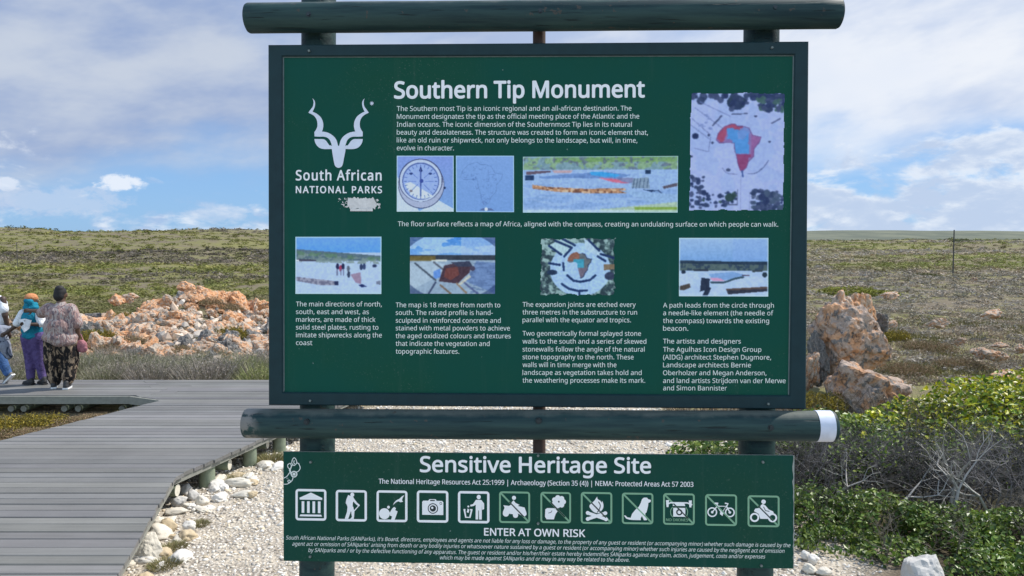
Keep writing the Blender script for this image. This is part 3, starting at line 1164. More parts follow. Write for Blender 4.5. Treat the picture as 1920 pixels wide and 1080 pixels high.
def i_dog(p):
    p.poly([(.64, .20), (.70, .15), (.80, .15), (.84, .20), (.92, .22), (.92, .28), (.84, .32), (.83, .42), (.80, .55), (.78, .62), (.74, .66), (.76, .80), (.80, .84), (.78, .87), (.70, .87), (.64, .74), (.60, .80), (.60, .87), (.36, .87), (.24, .86), (.14, .83), (.07, .74), (.10, .72), (.18, .79), (.28, .80), (.32, .68), (.42, .55), (.54, .44), (.60, .32)])


def i_drone(p):
    p.line([(.10, .36), (.24, .30), (.76, .30), (.92, .36)], .045)
    for x in (.14, .86):
        p.poly([(x - .05, .22), (x + .05, .22), (x + .03, .44), (x - .03, .44)])
    p.poly([(.34, .28), (.66, .28), (.70, .40), (.30, .40)])
    p.rect(.32, .46, .70, .74)
    p.line(spline([(.30, .44), (.24, .54), (.25, .68), (.32, .76)]), .025, 1)
    p.line(spline([(.72, .44), (.77, .54), (.76, .68), (.70, .76)]), .025, 1)
    p.disc(.51, .60, .10, mat=2)
    p.disc(.51, .60, .055)


def i_bike(p):
    for x in (.225, .775):
        p.circle(x, .57, .155, .04, 0)
        p.disc(x, .57, .04)
    p.line([(.225, .57), (.38, .38), (.66, .38), (.52, .60), (.38, .38)], .035)
    p.line([(.66, .36), (.775, .57)], .04)
    p.line([(.30, .29), (.41, .29)], .045)
    p.line([(.36, .30), (.52, .60), (.54, .68)], .035)
    p.line([(.62, .28), (.72, .30), (.68, .36)], .045)
    p.disc(.52, .60, .055)


def i_moto(p):
    for x in (.22, .78):
        p.circle(x, .70, .145, .055, 0)
    p.disc(.50, .20, .07)
    p.poly([(.20, .50), (.24, .42), (.38, .40), (.42, .30), (.48, .27), (.56, .32), (.66, .44), (.80, .50), (.82, .56), (.90, .62), (.72, .60), (.64, .74), (.40, .74), (.34, .58)])
    p.line([(.50, .36), (.56, .48), (.68, .50)], .025, 2)


ICONS = [(554, 917, 612, 976, i_museum, 0), (629.5, 918.8, 688, 977.6, i_hiker, 0), (706, 919.6, 764, 978.8, i_dune, 0),
         (781.5, 919.8, 840.7, 979.8, i_camera, 0), (858.6, 921, 917.8, 981, i_litter, 0), (935.7, 921.6, 994, 980.8, i_quad, 1),
         (1013.3, 922.5, 1070.7, 980.9, i_flower, 1), (1089, 922.7, 1148, 982.2, i_fire, 1), (1166, 924, 1225, 982.8, i_dog, 1),
         (1243.3, 925, 1302.7, 984.2, i_drone, 1), (1322, 926.7, 1382, 986, i_bike, 1), (1401.7, 929, 1461.7, 988.2, i_moto, 1)]
DESC = ['columned museum', 'walker with a stick', 'boulder with a plant and a bird', 'camera', 'person dropping litter in a bin', 'struck out quad bike', 'struck out hand picking a flower',
        'struck out campfire', 'struck out dog', 'struck out drone', 'struck out bicycle', 'struck out motorcycle']
for (xa, ya, xb, yb, fn, ban), ds in zip(ICONS, DESC):
    pr = Print(BL, LY, lambda x, y, a=xa, b=ya, c=xb, d=yb: (a + x * (c - a), b + y * (d - b) + (x - 0.5) * 0.9))
    pr.rframe(0, 0, 1, 1, .10, .058 if ban else .075, 1 if ban else 0)
    if ban:
        pr.line([(.07, .07), (.93, .93)], .055, 1)
    fn(pr)
    if ban:
        pr.line([(.33, .33), (.80, .80)], .040, 2 if fn not in (i_dog, i_bike) else 1)
    o = pr.build('pictogram', [M_WHITE, M_PALEG, M_BLACK], lower)
    o['label'] = ds + ' pictogram in a square frame'
text_lines_keep = TEXTS[:]
TEXTS.clear()
text_lines('pictogram_caption', [('NO DRONES', 1249, 1290, 977, 977.6)], 5.0, BL, LY, lower, 0.02, mat=M_PALEG)
finish_texts()


# ---- the printed photographs: small pictures painted into a fine grid of faces
class Pic:
    def __init__(self, w, h, seed=1):
        self.w, self.h = w, h
        self.X, self.Y = np.meshgrid((np.arange(w) + 0.5) / w, (np.arange(h) + 0.5) / h)
        self.im = np.zeros((h, w, 3))
        self.r = np.random.default_rng(seed)

    def noise(self, nx, ny=None, octs=3):
        ny = ny or nx
        out = np.zeros((self.h, self.w))
        amp, tot = 1.0, 0
        for o in range(octs):
            a, b = max(2, int(nx * 2 ** o)), max(2, int(ny * 2 ** o))
            g = self.r.random((b + 2, a + 2))
            x, y = self.X * a, self.Y * b
            i, j = x.astype(int), y.astype(int)
            u, v = x - i, y - j
            u, v = u * u * (3 - 2 * u), v * v * (3 - 2 * v)
            out += amp * ((g[j, i] * (1 - u) + g[j, i + 1] * u) * (1 - v) + (g[j + 1, i] * (1 - u) + g[j + 1, i + 1] * u) * v)
            tot += amp
            amp *= 0.55
        return out / tot

    def fill(self, mask, col, a=1.0):
        m = np.clip(np.asarray(mask, float) * a, 0, 1)[..., None]
        self.im = self.im * (1 - m) + np.array(col, float) * m

    def grad(self, y0, y1, c0, c1):
        t = np.clip((self.Y - y0) / (y1 - y0), 0, 1)[..., None]
        m = ((self.Y >= y0) & (self.Y <= y1))[..., None]
        self.im = np.where(m, np.array(c0) * (1 - t) + np.array(c1) * t, self.im)

    def pmask(self, pts):
        ins = np.zeros((self.h, self.w), bool)
        n = len(pts)
        for i in range(n):
            (xa, ya), (xb, yb) = pts[i], pts[(i + 1) % n]
            if ya == yb:
                continue
            c = (ya > self.Y) != (yb > self.Y)
            ins ^= c & (self.X < (xb - xa) * (self.Y - ya) / (yb - ya) + xa)
        return ins

    def poly(self, pts, col, a=1.0):
        self.fill(self.pmask(pts), col, a)

    def ell(self, cx, cy, rx, ry, col, a=1.0, ring=None):
        d = np.sqrt(((self.X - cx) / rx) ** 2 + ((self.Y - cy) / ry) ** 2)
        self.fill((d < 1) if ring is None else (np.abs(d - 1) < ring), col, a)

    def line(self, pts, w, col, a=1.0):
        asp = self.h / self.w
        m = np.zeros((self.h, self.w), bool)
        for (xa, ya), (xb, yb) in zip(pts[:-1], pts[1:]):
            dx, dy = xb - xa, (yb - ya) * asp
            t = np.clip(((self.X - xa) * dx + (self.Y - ya) * asp * dy) / (dx * dx + dy * dy + 1e-12), 0, 1)
            m |= np.hypot(self.X - xa - t * dx, (self.Y - ya) * asp - t * dy) < w / 2
        self.fill(m, col, a)

    def speck(self, n, region, r, cols, a=0.9):
        for _ in range(n):
            x, y = region(self.r)
            q = r * self.r.uniform(0.4, 1.2)
            self.ell(x, y, q, q * self.w / self.h * self.r.uniform(0.6, 1.2), cols[self.r.integers(len(cols))], a)

    def grain(self, amt):
        self.im = self.im + (self.noise(self.w // 3, self.h // 3, 1)[..., None] - 0.5) * amt

    def border(self, col, w):
        e = np.minimum(np.minimum(self.X, 1 - self.X), np.minimum(self.Y, 1 - self.Y) * self.h / self.w)
        self.fill(e < w, col, 0.8)


M_PRINT, _t, _b = new_mat('photo_print')
_a = _t.node('ShaderNodeAttribute', attribute_name='print')
_t.l.new(_a.outputs['Color'], _b.inputs['Base Color'])
_b.inputs['Roughness'].default_value = 0.5
_b.inputs['Specular IOR Level'].default_value = 0.3


def place_pic(pic, corners, label, rough=None):
    for _ in range(2):                                # a soft old print
        q = np.pad(pic.im, ((1, 1), (1, 1), (0, 0)), 'edge')
        pic.im = (q[1:-1, 1:-1] * 2 + q[:-2, 1:-1] + q[2:, 1:-1] + q[1:-1, :-2] + q[1:-1, 2:]) / 6
    """corners TL, TR, BR, BL as measured on the board"""
    w, h = pic.w, pic.h
    gx, gy = np.meshgrid(np.arange(w + 1) / w, np.arange(h + 1) / h)
    (tl, tr, br, bl) = [np.array(c, float) for c in corners]
    P = ((tl * (1 - gx[..., None]) + tr * gx[..., None]) * (1 - gy[..., None]) + (bl * (1 - gx[..., None]) + br * gx[..., None]) * gy[..., None])
    W = to_world(loc_np(P[..., 0], P[..., 1], BU, PY - 0.0009), BU).reshape(-1, 3)
    k = (np.arange(h)[:, None] * (w + 1) + np.arange(w)[None])
    Fc = np.stack([k, k + w + 1, k + w + 2, k + 1], -1).reshape(-1, 4)
    s = np.clip(pic.im, 0, 255) / 255
    l = np.where(s <= 0.04045, s / 12.92, ((s + 0.055) / 1.055) ** 2.4) / np.array((0.72, 0.76, 0.86))
    l = np.clip(l, 0, 0.86).reshape(-1, 3)
    if rough is not None:
        keep = rough(pic).reshape(-1)
        Fc, l = Fc[keep], l[keep]
    me = np_mesh('photo', W, Fc)
    at = me.attributes.new('print', 'FLOAT_COLOR', 'FACE')
    c = np.ones((len(Fc), 4), np.float32)
    c[:, :3] = l
    at.data.foreach_set('color', c.ravel())
    o = link_mesh('photo', me, M_PRINT, board)
    o['label'] = label


AFRICA = [(.28, .40), (.30, .345), (.36, .29), (.44, .265), (.47, .265), (.50, .285), (.56, .285), (.62, .30), (.66, .36), (.71, .37), (.75, .375), (.73, .425), (.68, .47), (.675, .54), (.62, .585), (.60, .635), (.555, .665), (.535, .66), (.51, .60), (.495, .535), (.475, .49), (.47, .43), (.42, .42), (.36, .425), (.31, .425)]

# compass
p = Pic(150, 146, 2)
p.im[:] = (122, 156, 216)
p.grad(0, 1, (128, 150, 218), (118, 158, 214))
p.poly([(0, .35), (.10, .55), (.40, 1.0), (0, 1)], (196, 208, 226))
p.poly([(.38, 1.0), (.74, .80), (1.0, .95), (1, 1)], (196, 210, 230))
p.ell(.43, .52, .405, .425, (60, 70, 110))
p.ell(.43, .515, .395, .415, (168, 176, 206))
p.ell(.42, .44, .385, .385, (52, 60, 104))
p.ell(.42, .445, .37, .375, (186, 198, 226))
p.ell(.42, .455, .325, .335, (84, 104, 168))
p.ell(.42, .46, .305, .315, (150, 172, 228))
p.poly([(.14, .50), (.24, .47), (.64, .72), (.50, .77), (.38, .77), (.24, .70)], (206, 216, 226))
p.line([(.42, .20), (.42, .72)], .022, (70, 92, 160))
p.poly([(.39, .27), (.42, .19), (.455, .27), (.42, .30)], (24, 42, 104))
p.ell(.435, .45, .035, .035, (50, 70, 150))
for a in range(0, 360, 15):
    th = math.radians(a)
    p.line([(.42 + .25 * math.cos(th), .46 + .26 * math.sin(th)), (.42 + .29 * math.cos(th), .46 + .30 * math.sin(th))], .012, (84, 108, 176))
for a in range(0, 360, 45):
    th = math.radians(a)
    p.line([(.42 + .08 * math.cos(th), .46 + .08 * math.sin(th)), (.42 + .22 * math.cos(th), .46 + .22 * math.sin(th))], .014, (96, 120, 190), .8)
p.ell(.25, .32, .03, .02, (40, 60, 120))
p.ell(.59, .32, .03, .02, (40, 60, 120))
p.ell(.25, .63, .03, .02, (120, 110, 120))
p.ell(.84, .575, .022, .022, (30, 46, 90))
p.grain(16)
p.border((182, 214, 240), .012)
place_pic(p, [(744, 292), (850.6, 292), (850.8, 396.8), (744, 396.8)], 'photograph of a round compass')
# pencil map
p = Pic(150, 146, 3)
p.grad(0, 1, (126, 160, 218), (116, 154, 214))
out = [(-.02 + (x - .28) * 1.55 + .10, .12 + (y - .265) * 1.9) for x, y in AFRICA]
p.line(out + out[:1], .008, (92, 122, 180), .8)
for k in range(70):
    x, y = p.r.uniform(.1, .8), p.r.uniform(.12, .85)
    if p.pmask(out)[int(y * p.h), int(x * p.w)]:
        a = p.r.uniform(0, 3.14)
        b = p.r.uniform(.02, .07)
        p.line([(x, y), (x + b * math.cos(a), y + b * math.sin(a)), (x + b * math.cos(a + 1), y + b * math.sin(a + 1))], .007, (88, 116, 178), .7)
p.ell(.30, .42, .02, .02, (70, 100, 160), .6)
p.poly([(.40, .97), (.46, .93), (.60, .93), (.66, .97)], (90, 110, 160))
p.ell(.52, .95, .03, .03, (226, 236, 250))
p.grain(12)
p.border((168, 206, 240), .012)
place_pic(p, [(854.8, 292), (963.6, 292), (963.8, 397.8), (855, 397.4)], 'pale blue sketch map of Africa')
# plaza panorama
p = Pic(280, 102, 4)
p.im[:] = (150, 178, 224)
g = p.noise(30, 10)
p.fill(p.Y < .24, (120, 150, 165))
p.fill((p.Y < .24) & (p.noise(26, 12) > .5), (134, 166, 122), .8)
p.fill((p.Y < .10) & (p.X > .2), (112, 152, 84), .7)
p.fill((p.Y < .24) & (p.noise(40, 20, 2) > .62), (92, 104, 130), .8)
p.fill((p.Y > .5) & (p.noise(8, 20) > .55), (128, 160, 212), .8)
p.poly([(.10, .36), (.30, .31), (.55, .28), (.70, .33), (.62, .40), (.34, .385), (.12, .39)], (104, 136, 194))
p.poly([(.43, .28), (.50, .27), (.63, .33), (.60, .37), (.52, .36), (.44, .33)], (60, 156, 224))
p.poly([(.49, .385), (.56, .39), (.66, .43), (.70, .47), (.66, .485), (.58, .46)], (206, 106, 136))
p.poly([(.60, .39), (.70, .38), (.74, .42), (.69, .48), (.64, .45)], (124, 128, 170))
p.poly([(.02, .265), (.18, .25), (.18, .28), (.05, .32), (.02, .32)], (96, 78, 96))
p.poly([(.19, .25), (.32, .25), (.31, .29), (.2, .29)], (190, 160, 170))
p.poly([(.06, .50), (.16, .54), (.40, .575), (.66, .57), (.675, .66), (.45, .66), (.22, .63), (.06, .57)], (178, 128, 96))
bm_ = p.pmask([(.06, .50), (.16, .54), (.40, .575), (.66, .57), (.675, .66), (.45, .66), (.22, .63), (.06, .57)])
p.fill(bm_ & (p.noise(70, 30, 1) > .55), (104, 66, 56), .8)
p.fill(bm_ & (p.noise(70, 30, 1) > .66), (226, 190, 160), .8)
p.poly([(.015, .33), (.07, .33), (.07, .42), (.015, .42)], (22, 52, 96))
p.poly([(.79, .245), (.825, .245), (.825, .31), (.79, .31)], (20, 48, 86))
p.poly([(.71, .40), (.81, .37), (.82, .58), (.70, .56)], (132, 152, 178))
for x in (.72, .74, .76, .785, .81):
    p.line([(x, .40), (x - .01, .57)], .004, (50, 72, 104))
p.poly([(.77, .59), (.88, .61), (.83, .635)], (26, 50, 92))
p.line([(.875, .61), (.935, .75)], .007, (40, 60, 100))
p.poly([(.90, .54), (1, .47), (1, .53), (.91, .58)], (84, 76, 92))
p.poly([(.62, .60), (1, .68), (1, .92), (.80, .80)], (146, 176, 218))
p.fill((p.Y > .93 - .12 * np.clip((p.X - .55) / .45, 0, 1)) & (p.X > .5), (176, 196, 160), .8)
p.fill((p.Y > .92 - .02 * p.X) & (p.X > .72), (128, 160, 60), .9)
p.fill((p.Y > .955), (196, 216, 232), .7)
p.grain(30)
p.border((170, 208, 232), .005)
place_pic(p, [(980.5, 294), (1271.5, 292.4), (1270.5, 398.5), (980.5, 398.6)], 'photograph of a paved plaza with a low curved brick wall')


# tall aerial view
p = Pic(150, 186, 5)
p.im[:] = (166, 178, 226)
p.fill(p.noise(5, 5) > .5, (154, 172, 222), .7)
dk = [(28, 44, 88), (38, 54, 92), (58, 70, 110)]
p.speck(60, lambda r: (r.uniform(0, 1), abs(r.normal(0, .035))), .035, dk)
p.speck(70, lambda r: (r.uniform(.72, 1), r.uniform(.02, .16)), .03, dk + [(60, 92, 92)])
p.ell(.485, .085, .10, .06, (30, 50, 78))
p.speck(26, lambda r: (.485 + r.normal(0, .06), .09 + r.normal(0, .03)), .03, dk)
p.speck(40, lambda r: (r.uniform(0, .16), r.uniform(.70, .98)), .022, dk)
p.speck(34, lambda r: (r.uniform(.12, .50), r.uniform(.84, .96)), .024, dk + [(44, 70, 70)])
p.ell(.43, .885, .05, .035, (34, 62, 66))
p.speck(90, lambda r: (r.uniform(.66, 1), r.uniform(.83, 1)), .032, dk + [(62, 80, 110), (84, 96, 130)])
for ln in ([(.02, .22), (.22, .36)], [(.10, .08), (.42, .20)], [(.0, .27), (.22, .40)], [(.05, .13), (.34, .30)], [(.22, .38), (.20, .50), (.05, .47)]):
    p.line(ln, .008, (112, 124, 176))
p.line([(.24, .28), (.33, .20)], .018, (70, 80, 120))
p.line([(.44, .185), (.60, .178)], .012, (70, 80, 120))
p.line([(.86, .26), (.95, .22)], .014, (80, 88, 130))
p.ell(.06, .37, .035, .025, (26, 42, 88))
for q in ((.20, .36), (.69, .20), (.84, .415), (.24, .425), (.02, .54)):
    p.ell(*q, .016, .009, (50, 60, 100))
for k in range(10):
    p.ell(p.r.uniform(.1, .25), p.r.uniform(.18, .32), .02, .008, (118, 134, 190), .7)
af = [(x, y) for x, y in AFRICA]
p.poly(af, (132, 110, 168))
m = p.pmask(af)
nz = (p.noise(9, 11) - .5) * .22
p.fill(m & (p.Y + nz < .36) & (p.X + nz < .55) & (p.noise(12, 12) > .42), (156, 70, 104))
p.fill(m & (p.Y + nz > .33) & (p.Y - nz < .52) & (p.X + nz > .42) & (p.X - nz < .64), (74, 146, 216), .9)
p.fill(m & (p.Y - nz < .36) & (p.X + nz > .54), (112, 142, 206), .8)
p.fill(m & (p.Y > .52) & (p.noise(14, 14) > .42), (136, 62, 112))
p.fill(m & (p.X > .645), (142, 92, 150))
p.line(af + af[:1], .008, (92, 62, 120), .8)
p.line(spline([(.62, .685), (.70, .68), (.78, .63), (.83, .575)]), .010, (90, 102, 152))
p.line(spline([(.35, .64), (.40, .68), (.50, .69)]), .008, (112, 120, 170))
p.ell(.41, .655, .025, .014, (60, 72, 112))
p.line([(.555, .66), (.565, .71)], .016, (60, 84, 150))
p.line([(.545, .70), (.545, 1.0)], .006, (140, 150, 196))
p.line([(.635, .84), (.635, 1.0)], .006, (140, 150, 196))
p.line([(.42, .945), (.51, .945), (.51, .82)], .012, (78, 86, 122))
p.grain(16)
place_pic(p, [(1294.5, 173), (1472.6, 173.5), (1470, 395.6), (1291, 395.8)], 'tall aerial photograph of a pale plaza with a painted map of Africa',
          lambda q: (np.minimum(np.minimum(q.X, 1 - q.X), np.minimum(q.Y, 1 - q.Y)) > 0.018 * q.noise(14, 14, 2)))
# walkers on the plaza
p = Pic(170, 112, 6)
p.grad(0, .30, (108, 160, 226), (86, 152, 232))
p.fill(p.Y >= .28, (176, 196, 230))
hl = .215 + .12 * p.X
p.fill((p.Y > hl) & (p.Y < .42), (84, 106, 122))
p.fill((p.Y > hl + .06) & (p.Y < .44 + .04 * p.X) & (p.noise(24, 20) > .45), (124, 142, 140), .8)
p.fill((p.Y > hl + .03) & (p.Y < hl + .10) & (p.noise(16, 12) > .5), (88, 124, 96), .7)
p.poly([(.02, .39), (.24, .40), (.24, .43), (.04, .43)], (64, 62, 84))
p.poly([(0, .40), (.04, .40), (.04, .43), (0, .43)], (226, 230, 240))
p.poly([(0, .70), (.25, .74), (.49, .78), (.50, .85), (.30, .85), (0, .77)], (112, 112, 138))
m = p.pmask([(0, .70), (.25, .74), (.49, .78), (.50, .85), (.30, .85), (0, .77)])
p.fill(m & (p.noise(50, 30, 1) > .56), (170, 170, 190), .7)
p.poly([(.45, .78), (.50, .78), (.50, .85), (.46, .85)], (24, 36, 80))
for x, y, c in ((.49, .52, (20, 26, 70)), (.525, .55, (160, 52, 90)), (.555, .52, (16, 26, 66)), (.615, .56, (90, 100, 120)), (.62, .66, (40, 52, 80)), (.765, .53, (40, 56, 96)), (.80, .52, (50, 66, 110))):
    p.ell(x, y, .018, .055, c)
for x in (.485, .53, .56):
    p.line([(x, .57), (x, .67)], .014, (110, 116, 150))
p.poly([(.64, .66), (.76, .62), (.765, .83), (.70, .80)], (152, 130, 158))
p.poly([(.73, .84), (.78, .83), (.83, .87), (.77, .885)], (20, 36, 92))
p.ell(.92, .51, .025, .03, (34, 46, 82))
p.poly([(.94, .78), (1, .76), (1, .84), (.94, .83)], (112, 120, 146))
p.grain(18)
p.border((178, 210, 236), .010)
place_pic(p, [(554, 444), (715.2, 443.8), (715, 551.2), (554, 551)], 'photograph of people walking on a pale plaza under blue sky')
# low view over the relief map
p = Pic(170, 112, 7)
p.grad(0, .32, (66, 132, 212), (120, 168, 228))
p.fill((p.Y < .31) & (p.noise(5, 9) > .5), (172, 200, 236), .8)
p.fill((p.Y < .31) & (p.X > .6), (166, 190, 232), .6)
p.fill(p.Y >= .31, (146, 166, 190))
p.fill((p.Y > .31) & (p.Y < .40), (44, 52, 66))
p.fill((p.Y > .33) & (p.Y < .42) & (p.X < .3), (120, 100, 40), .8)
p.poly([(.25, .40), (.44, .39), (.43, .43), (.26, .43)], (208, 212, 210))
p.poly([(.05, .44), (.30, .42), (.45, .50), (.30, .72), (0, .95), (0, .46)], (168, 186, 206))
p.poly([(.78, .42), (1, .45), (1, 1), (.66, .78)], (108, 134, 182))
p.fill((p.X > .7) & (p.Y > .45) & (p.noise(6, 26) > .55), (80, 104, 150), .6)
p.poly([(.40, .50), (.58, .44), (.72, .50), (.70, .62), (.56, .82), (.34, .78)], (66, 44, 58))
p.poly([(.42, .55), (.56, .52), (.58, .66), (.48, .76), (.40, .70)], (108, 58, 56))
p.poly([(.48, .44), (.70, .42), (.74, .52), (.56, .52)], (52, 58, 84))
p.poly([(.28, .60), (.36, .55), (.36, .70), (.27, .76)], (96, 140, 214))
p.ell(.735, .55, .03, .045, (70, 62, 86))
for ln, c in (([(.06, .46), (.30, .76)], (72, 84, 102)), ([(.30, .80), (.22, 1.0)], (60, 72, 104)), ([(.36, .85), (.48, 1)], (116, 98, 86)), ([(.55, .82), (.66, .98)], (140, 118, 100)), ([(.62, .78), (.80, 1)], (84, 96, 140)), ([(.28, .44), (.38, .56)], (90, 96, 112))):
    p.line(ln, .022, c)
p.fill(((p.X - .5) ** 2 + (p.Y - .5) ** 2 > .36), (24, 44, 92), .55)
p.poly([(.56, .84), (.70, .66), (.72, .70), (.60, .84)], (206, 200, 182), .8)
p.grain(22)
place_pic(p, [(768.8, 445), (928.4, 445.4), (928.2, 551), (768.6, 550.6)], 'dark photograph of a raised relief map with joints radiating from it')
# square aerial view
p = Pic(150, 114, 8)
p.im[:] = (160, 190, 226)
nn = p.noise(22, 18, 3)
out_ = ((p.X - .53) / .40) ** 2 + ((p.Y - .55) / .46) ** 2 > 1
p.fill(out_, (84, 108, 112))
p.fill(out_ & (nn > .55), (36, 56, 68), .9)
p.fill(out_ & (nn < .42), (150, 178, 180), .9)
p.fill(((p.X - .53) / .38) ** 2 + ((p.Y - .58) / .42) ** 2 < 1, (162, 192, 232))
p.poly([(.10, .14), (.28, .02), (.44, .14), (.32, .30), (.14, .20)], (172, 200, 212))
p.poly([(.58, .02), (.66, .06), (.82, .26), (.76, .32), (.60, .20)], (176, 200, 224))
for ln in ([(.12, .14), (.28, .29)], [(.20, .05), (.42, .17), (.32, .32)], [(.30, .02), (.46, .13)], [(.64, .04), (.78, .22)], [(.80, .28), (.98, .35)], [(.76, .32), (.86, .40)], [(.36, .65), (.44, .74), (.53, .76), (.66, .73), (.73, .65)], [(.29, .80), (.38, .88), (.50, .92), (.62, .91)], [(.52, .92), (.52, 1)], [(.305, .44), (.315, .56)], [(.12, .44), (.26, .47)]):
    p.line(ln, .030, (18, 44, 92))
p.poly([(.84, .46), (1, .45), (1, .54), (.84, .56)], (124, 106, 86))
p.ell(.16, .60, .07, .045, (22, 46, 78))
p.ell(.92, .66, .07, .07, (46, 56, 84))
af2 = [(.36 + (x - .28) * .68, .245 + (y - .265) * 1.13) for x, y in AFRICA]
p.poly(af2, (98, 104, 112))
m = p.pmask(af2)
p.fill(m & (p.X < .52) & (p.Y < .40), (138, 92, 78))
p.fill(m & (p.Y > .37) & (p.Y < .53) & (p.X > .44) & (p.X < .58), (58, 148, 178))
p.fill(m & (p.Y > .52), (110, 100, 118))
p.line(af2[6:18], .012, (24, 40, 76), .8)
p.grain(30)
place_pic(p, [(1012.5, 446), (1155, 446), (1154.5, 554.6), (1012.5, 554)], 'square aerial photograph of the round plaza among bushes',
          lambda q: (np.minimum(np.minimum(q.X, 1 - q.X), np.minimum(q.Y, 1 - q.Y)) > 0.05 * q.noise(18, 14, 2) - 0.005))
# plaza under cloud
p = Pic(176, 114, 9)
p.grad(0, .40, (156, 184, 224), (118, 160, 216))
p.fill((p.Y < .38) & (p.X > .6), (132, 166, 224), .5)
p.fill(p.Y > .385 + .03 * p.X, (46, 66, 88))
p.fill((p.Y > .43) & (p.noise(30, 20) > .45), (88, 106, 104), .8)
p.fill((p.Y > .40) & (p.Y < .44 + .02 * p.X), (28, 50, 74))
p.fill(p.Y > .565, (170, 192, 228))
p.fill((p.Y > .6) & (p.noise(10, 10) > .5), (184, 200, 230), .6)
p.poly([(.33, .62), (.60, .58), (.78, .64), (.60, .72), (.38, .72)], (124, 160, 212))
p.poly([(.34, .68), (.46, .69), (.52, .74), (.38, .74)], (206, 150, 190))
p.line(spline([(.36, .76), (.50, .76), (.62, .70), (.72, .67)]), .022, (54, 78, 96))
p.poly([(.25, .68), (.345, .70), (.34, .84), (.36, .86), (.32, 1), (.26, 1), (.29, .90), (.235, .92)], (26, 40, 66))
p.poly([(0, .83), (.12, .78), (.13, .85), (.05, .90), (0, .89)], (70, 62, 60))
p.poly([(.525, .87), (1, .83), (1, .90), (.55, .965)], (84, 68, 66))
p.poly([(.53, .90), (1, .87), (1, .91), (.56, .965)], (40, 44, 62))
p.ell(.05, .585, .025, .03, (24, 40, 62))
p.ell(.96, .63, .028, .045, (26, 44, 62))
p.line([(.17, .55), (.32, .555)], .022, (40, 50, 66))
p.line([(.71, .64), (.78, .64)], .016, (80, 66, 92))
p.line([(.83, .57), (.93, .56)], .02, (54, 66, 76))
p.grain(16)
p.border((182, 212, 238), .010)
place_pic(p, [(1273.4, 446), (1440.8, 446.2), (1440.4, 556), (1273, 555.4)], 'photograph of a pale plaza with low dark walls under cloud')

# ---------------------------------------------------------------- the boardwalk
DZ = 0.30
walk = empty('boardwalk', (-3.2, 8.5, 0.0))
tag(walk, 'weathered grey plank boardwalk on round poles, branching at its far end', 'boardwalk')
DP = lambda px, py: on_z(px, py, DZ)
out_px = [(60, 1345), (330, 893), (500, 818), (640, 757), (706, 728), (660, 711.5), (500, 711.5), (200, 711.5), (-420, 711.5),
          (-420, 742), (-200, 742), (245, 742), (305, 750), (0, 826), (-300, 901), (-600, 985), (-900, 1345)]
poly = [(DP(*q).x, DP(*q).y) for q in out_px]


def scan(y):
    xs = []
    for i in range(len(poly)):
        (xa, ya), (xb, yb) = poly[i], poly[(i + 1) % len(poly)]
        if (ya > y) != (yb > y):
            xs.append(xa + (y - ya) * (xb - xa) / (yb - ya))
    xs.sort()
    return list(zip(xs[0::2], xs[1::2]))


Y742 = DP(0, 742).y
V, Fc, T = [], [], []
y0 = min(q[1] for q in poly) + 0.01
y1 = max(q[1] for q in poly)
y = y0
r_ = random.Random(5)
while y < y1 - 0.02:
    w = 0.138
    a, b = scan(y + 0.004), scan(min(y + w, y1 - 0.004))
    mids = scan(min(y + w / 2, y1 - 0.006))
    for (ma, mb_) in mids:
        ya_ = y
        A = min(a, key=lambda q: abs(q[0] - ma) + abs(q[1] - mb_)) if a else (ma, mb_)
        B = min(b, key=lambda q: abs(q[0] - ma) + abs(q[1] - mb_)) if b else (ma, mb_)
        if abs(A[0] - ma) + abs(A[1] - mb_) > 2.5:
            A = (ma, mb_)
            if y < Y742 < y + w:
                ya_ = Y742
        if abs(B[0] - ma) + abs(B[1] - mb_) > 2.5:
            B = (ma, mb_)
        L = mb_ - ma
        nseg = max(1, int(L / 2.9))
        cuts = [0] + sorted(min(0.95, max(0.05, (k + r_.uniform(-.12, .12)) / nseg)) for k in range(1, nseg)) + [1]
        for c0, c1 in zip(cuts[:-1], cuts[1:]):
            j = r_.uniform(-0.02, 0.02)
            g = 0.0018
            xa0, xa1 = A[0] + (A[1] - A[0]) * c0 + (g if c0 else j * 0.4), A[0] + (A[1] - A[0]) * c1 - (g if c1 < 1 else j * 0.4)
            xb0, xb1 = B[0] + (B[1] - B[0]) * c0 + (g if c0 else j * 0.4), B[0] + (B[1] - B[0]) * c1 - (g if c1 < 1 else j * 0.4)
            zt = DZ + r_.uniform(-0.003, 0.003)
            tl = r_.uniform(-0.002, 0.002)
            k = len(V)
            ch = 0.006
            ya, yb = ya_, min(y + w, y1 - 0.002)
            V += [(xa0, ya, zt - 0.035), (xa1, ya, zt - 0.035), (xb1, yb, zt - 0.035), (xb0, yb, zt - 0.035),
                  (xa0, ya, zt - ch), (xa1, ya, zt - ch), (xb1, yb, zt - ch), (xb0, yb, zt - ch),
                  (xa0, ya + ch, zt + tl), (xa1, ya + ch, zt + tl), (xb1, yb - ch, zt - tl), (xb0, yb - ch, zt - tl)]
            for f in ((8, 9, 10, 11), (4, 5, 9, 8), (6, 7, 11, 10), (5, 6, 10, 9), (7, 4, 8, 11), (0, 1, 5, 4), (1, 2, 6, 5), (2, 3, 7, 6), (3, 0, 4, 7), (3, 2, 1, 0)):
                Fc.append([q + k for q in f])
            t = r_.gauss(0.165, 0.017)
            T += [(t * 1.03, t * r_.uniform(0.99, 1.02), t * r_.uniform(0.93, 1.0))] * 12
    y += w + r_.uniform(0.010, 0.015)
deck = link_mesh('deck', np_mesh('deck', np.array(V), np.array(Fc), np.array(T)), M_PLANK, walk)


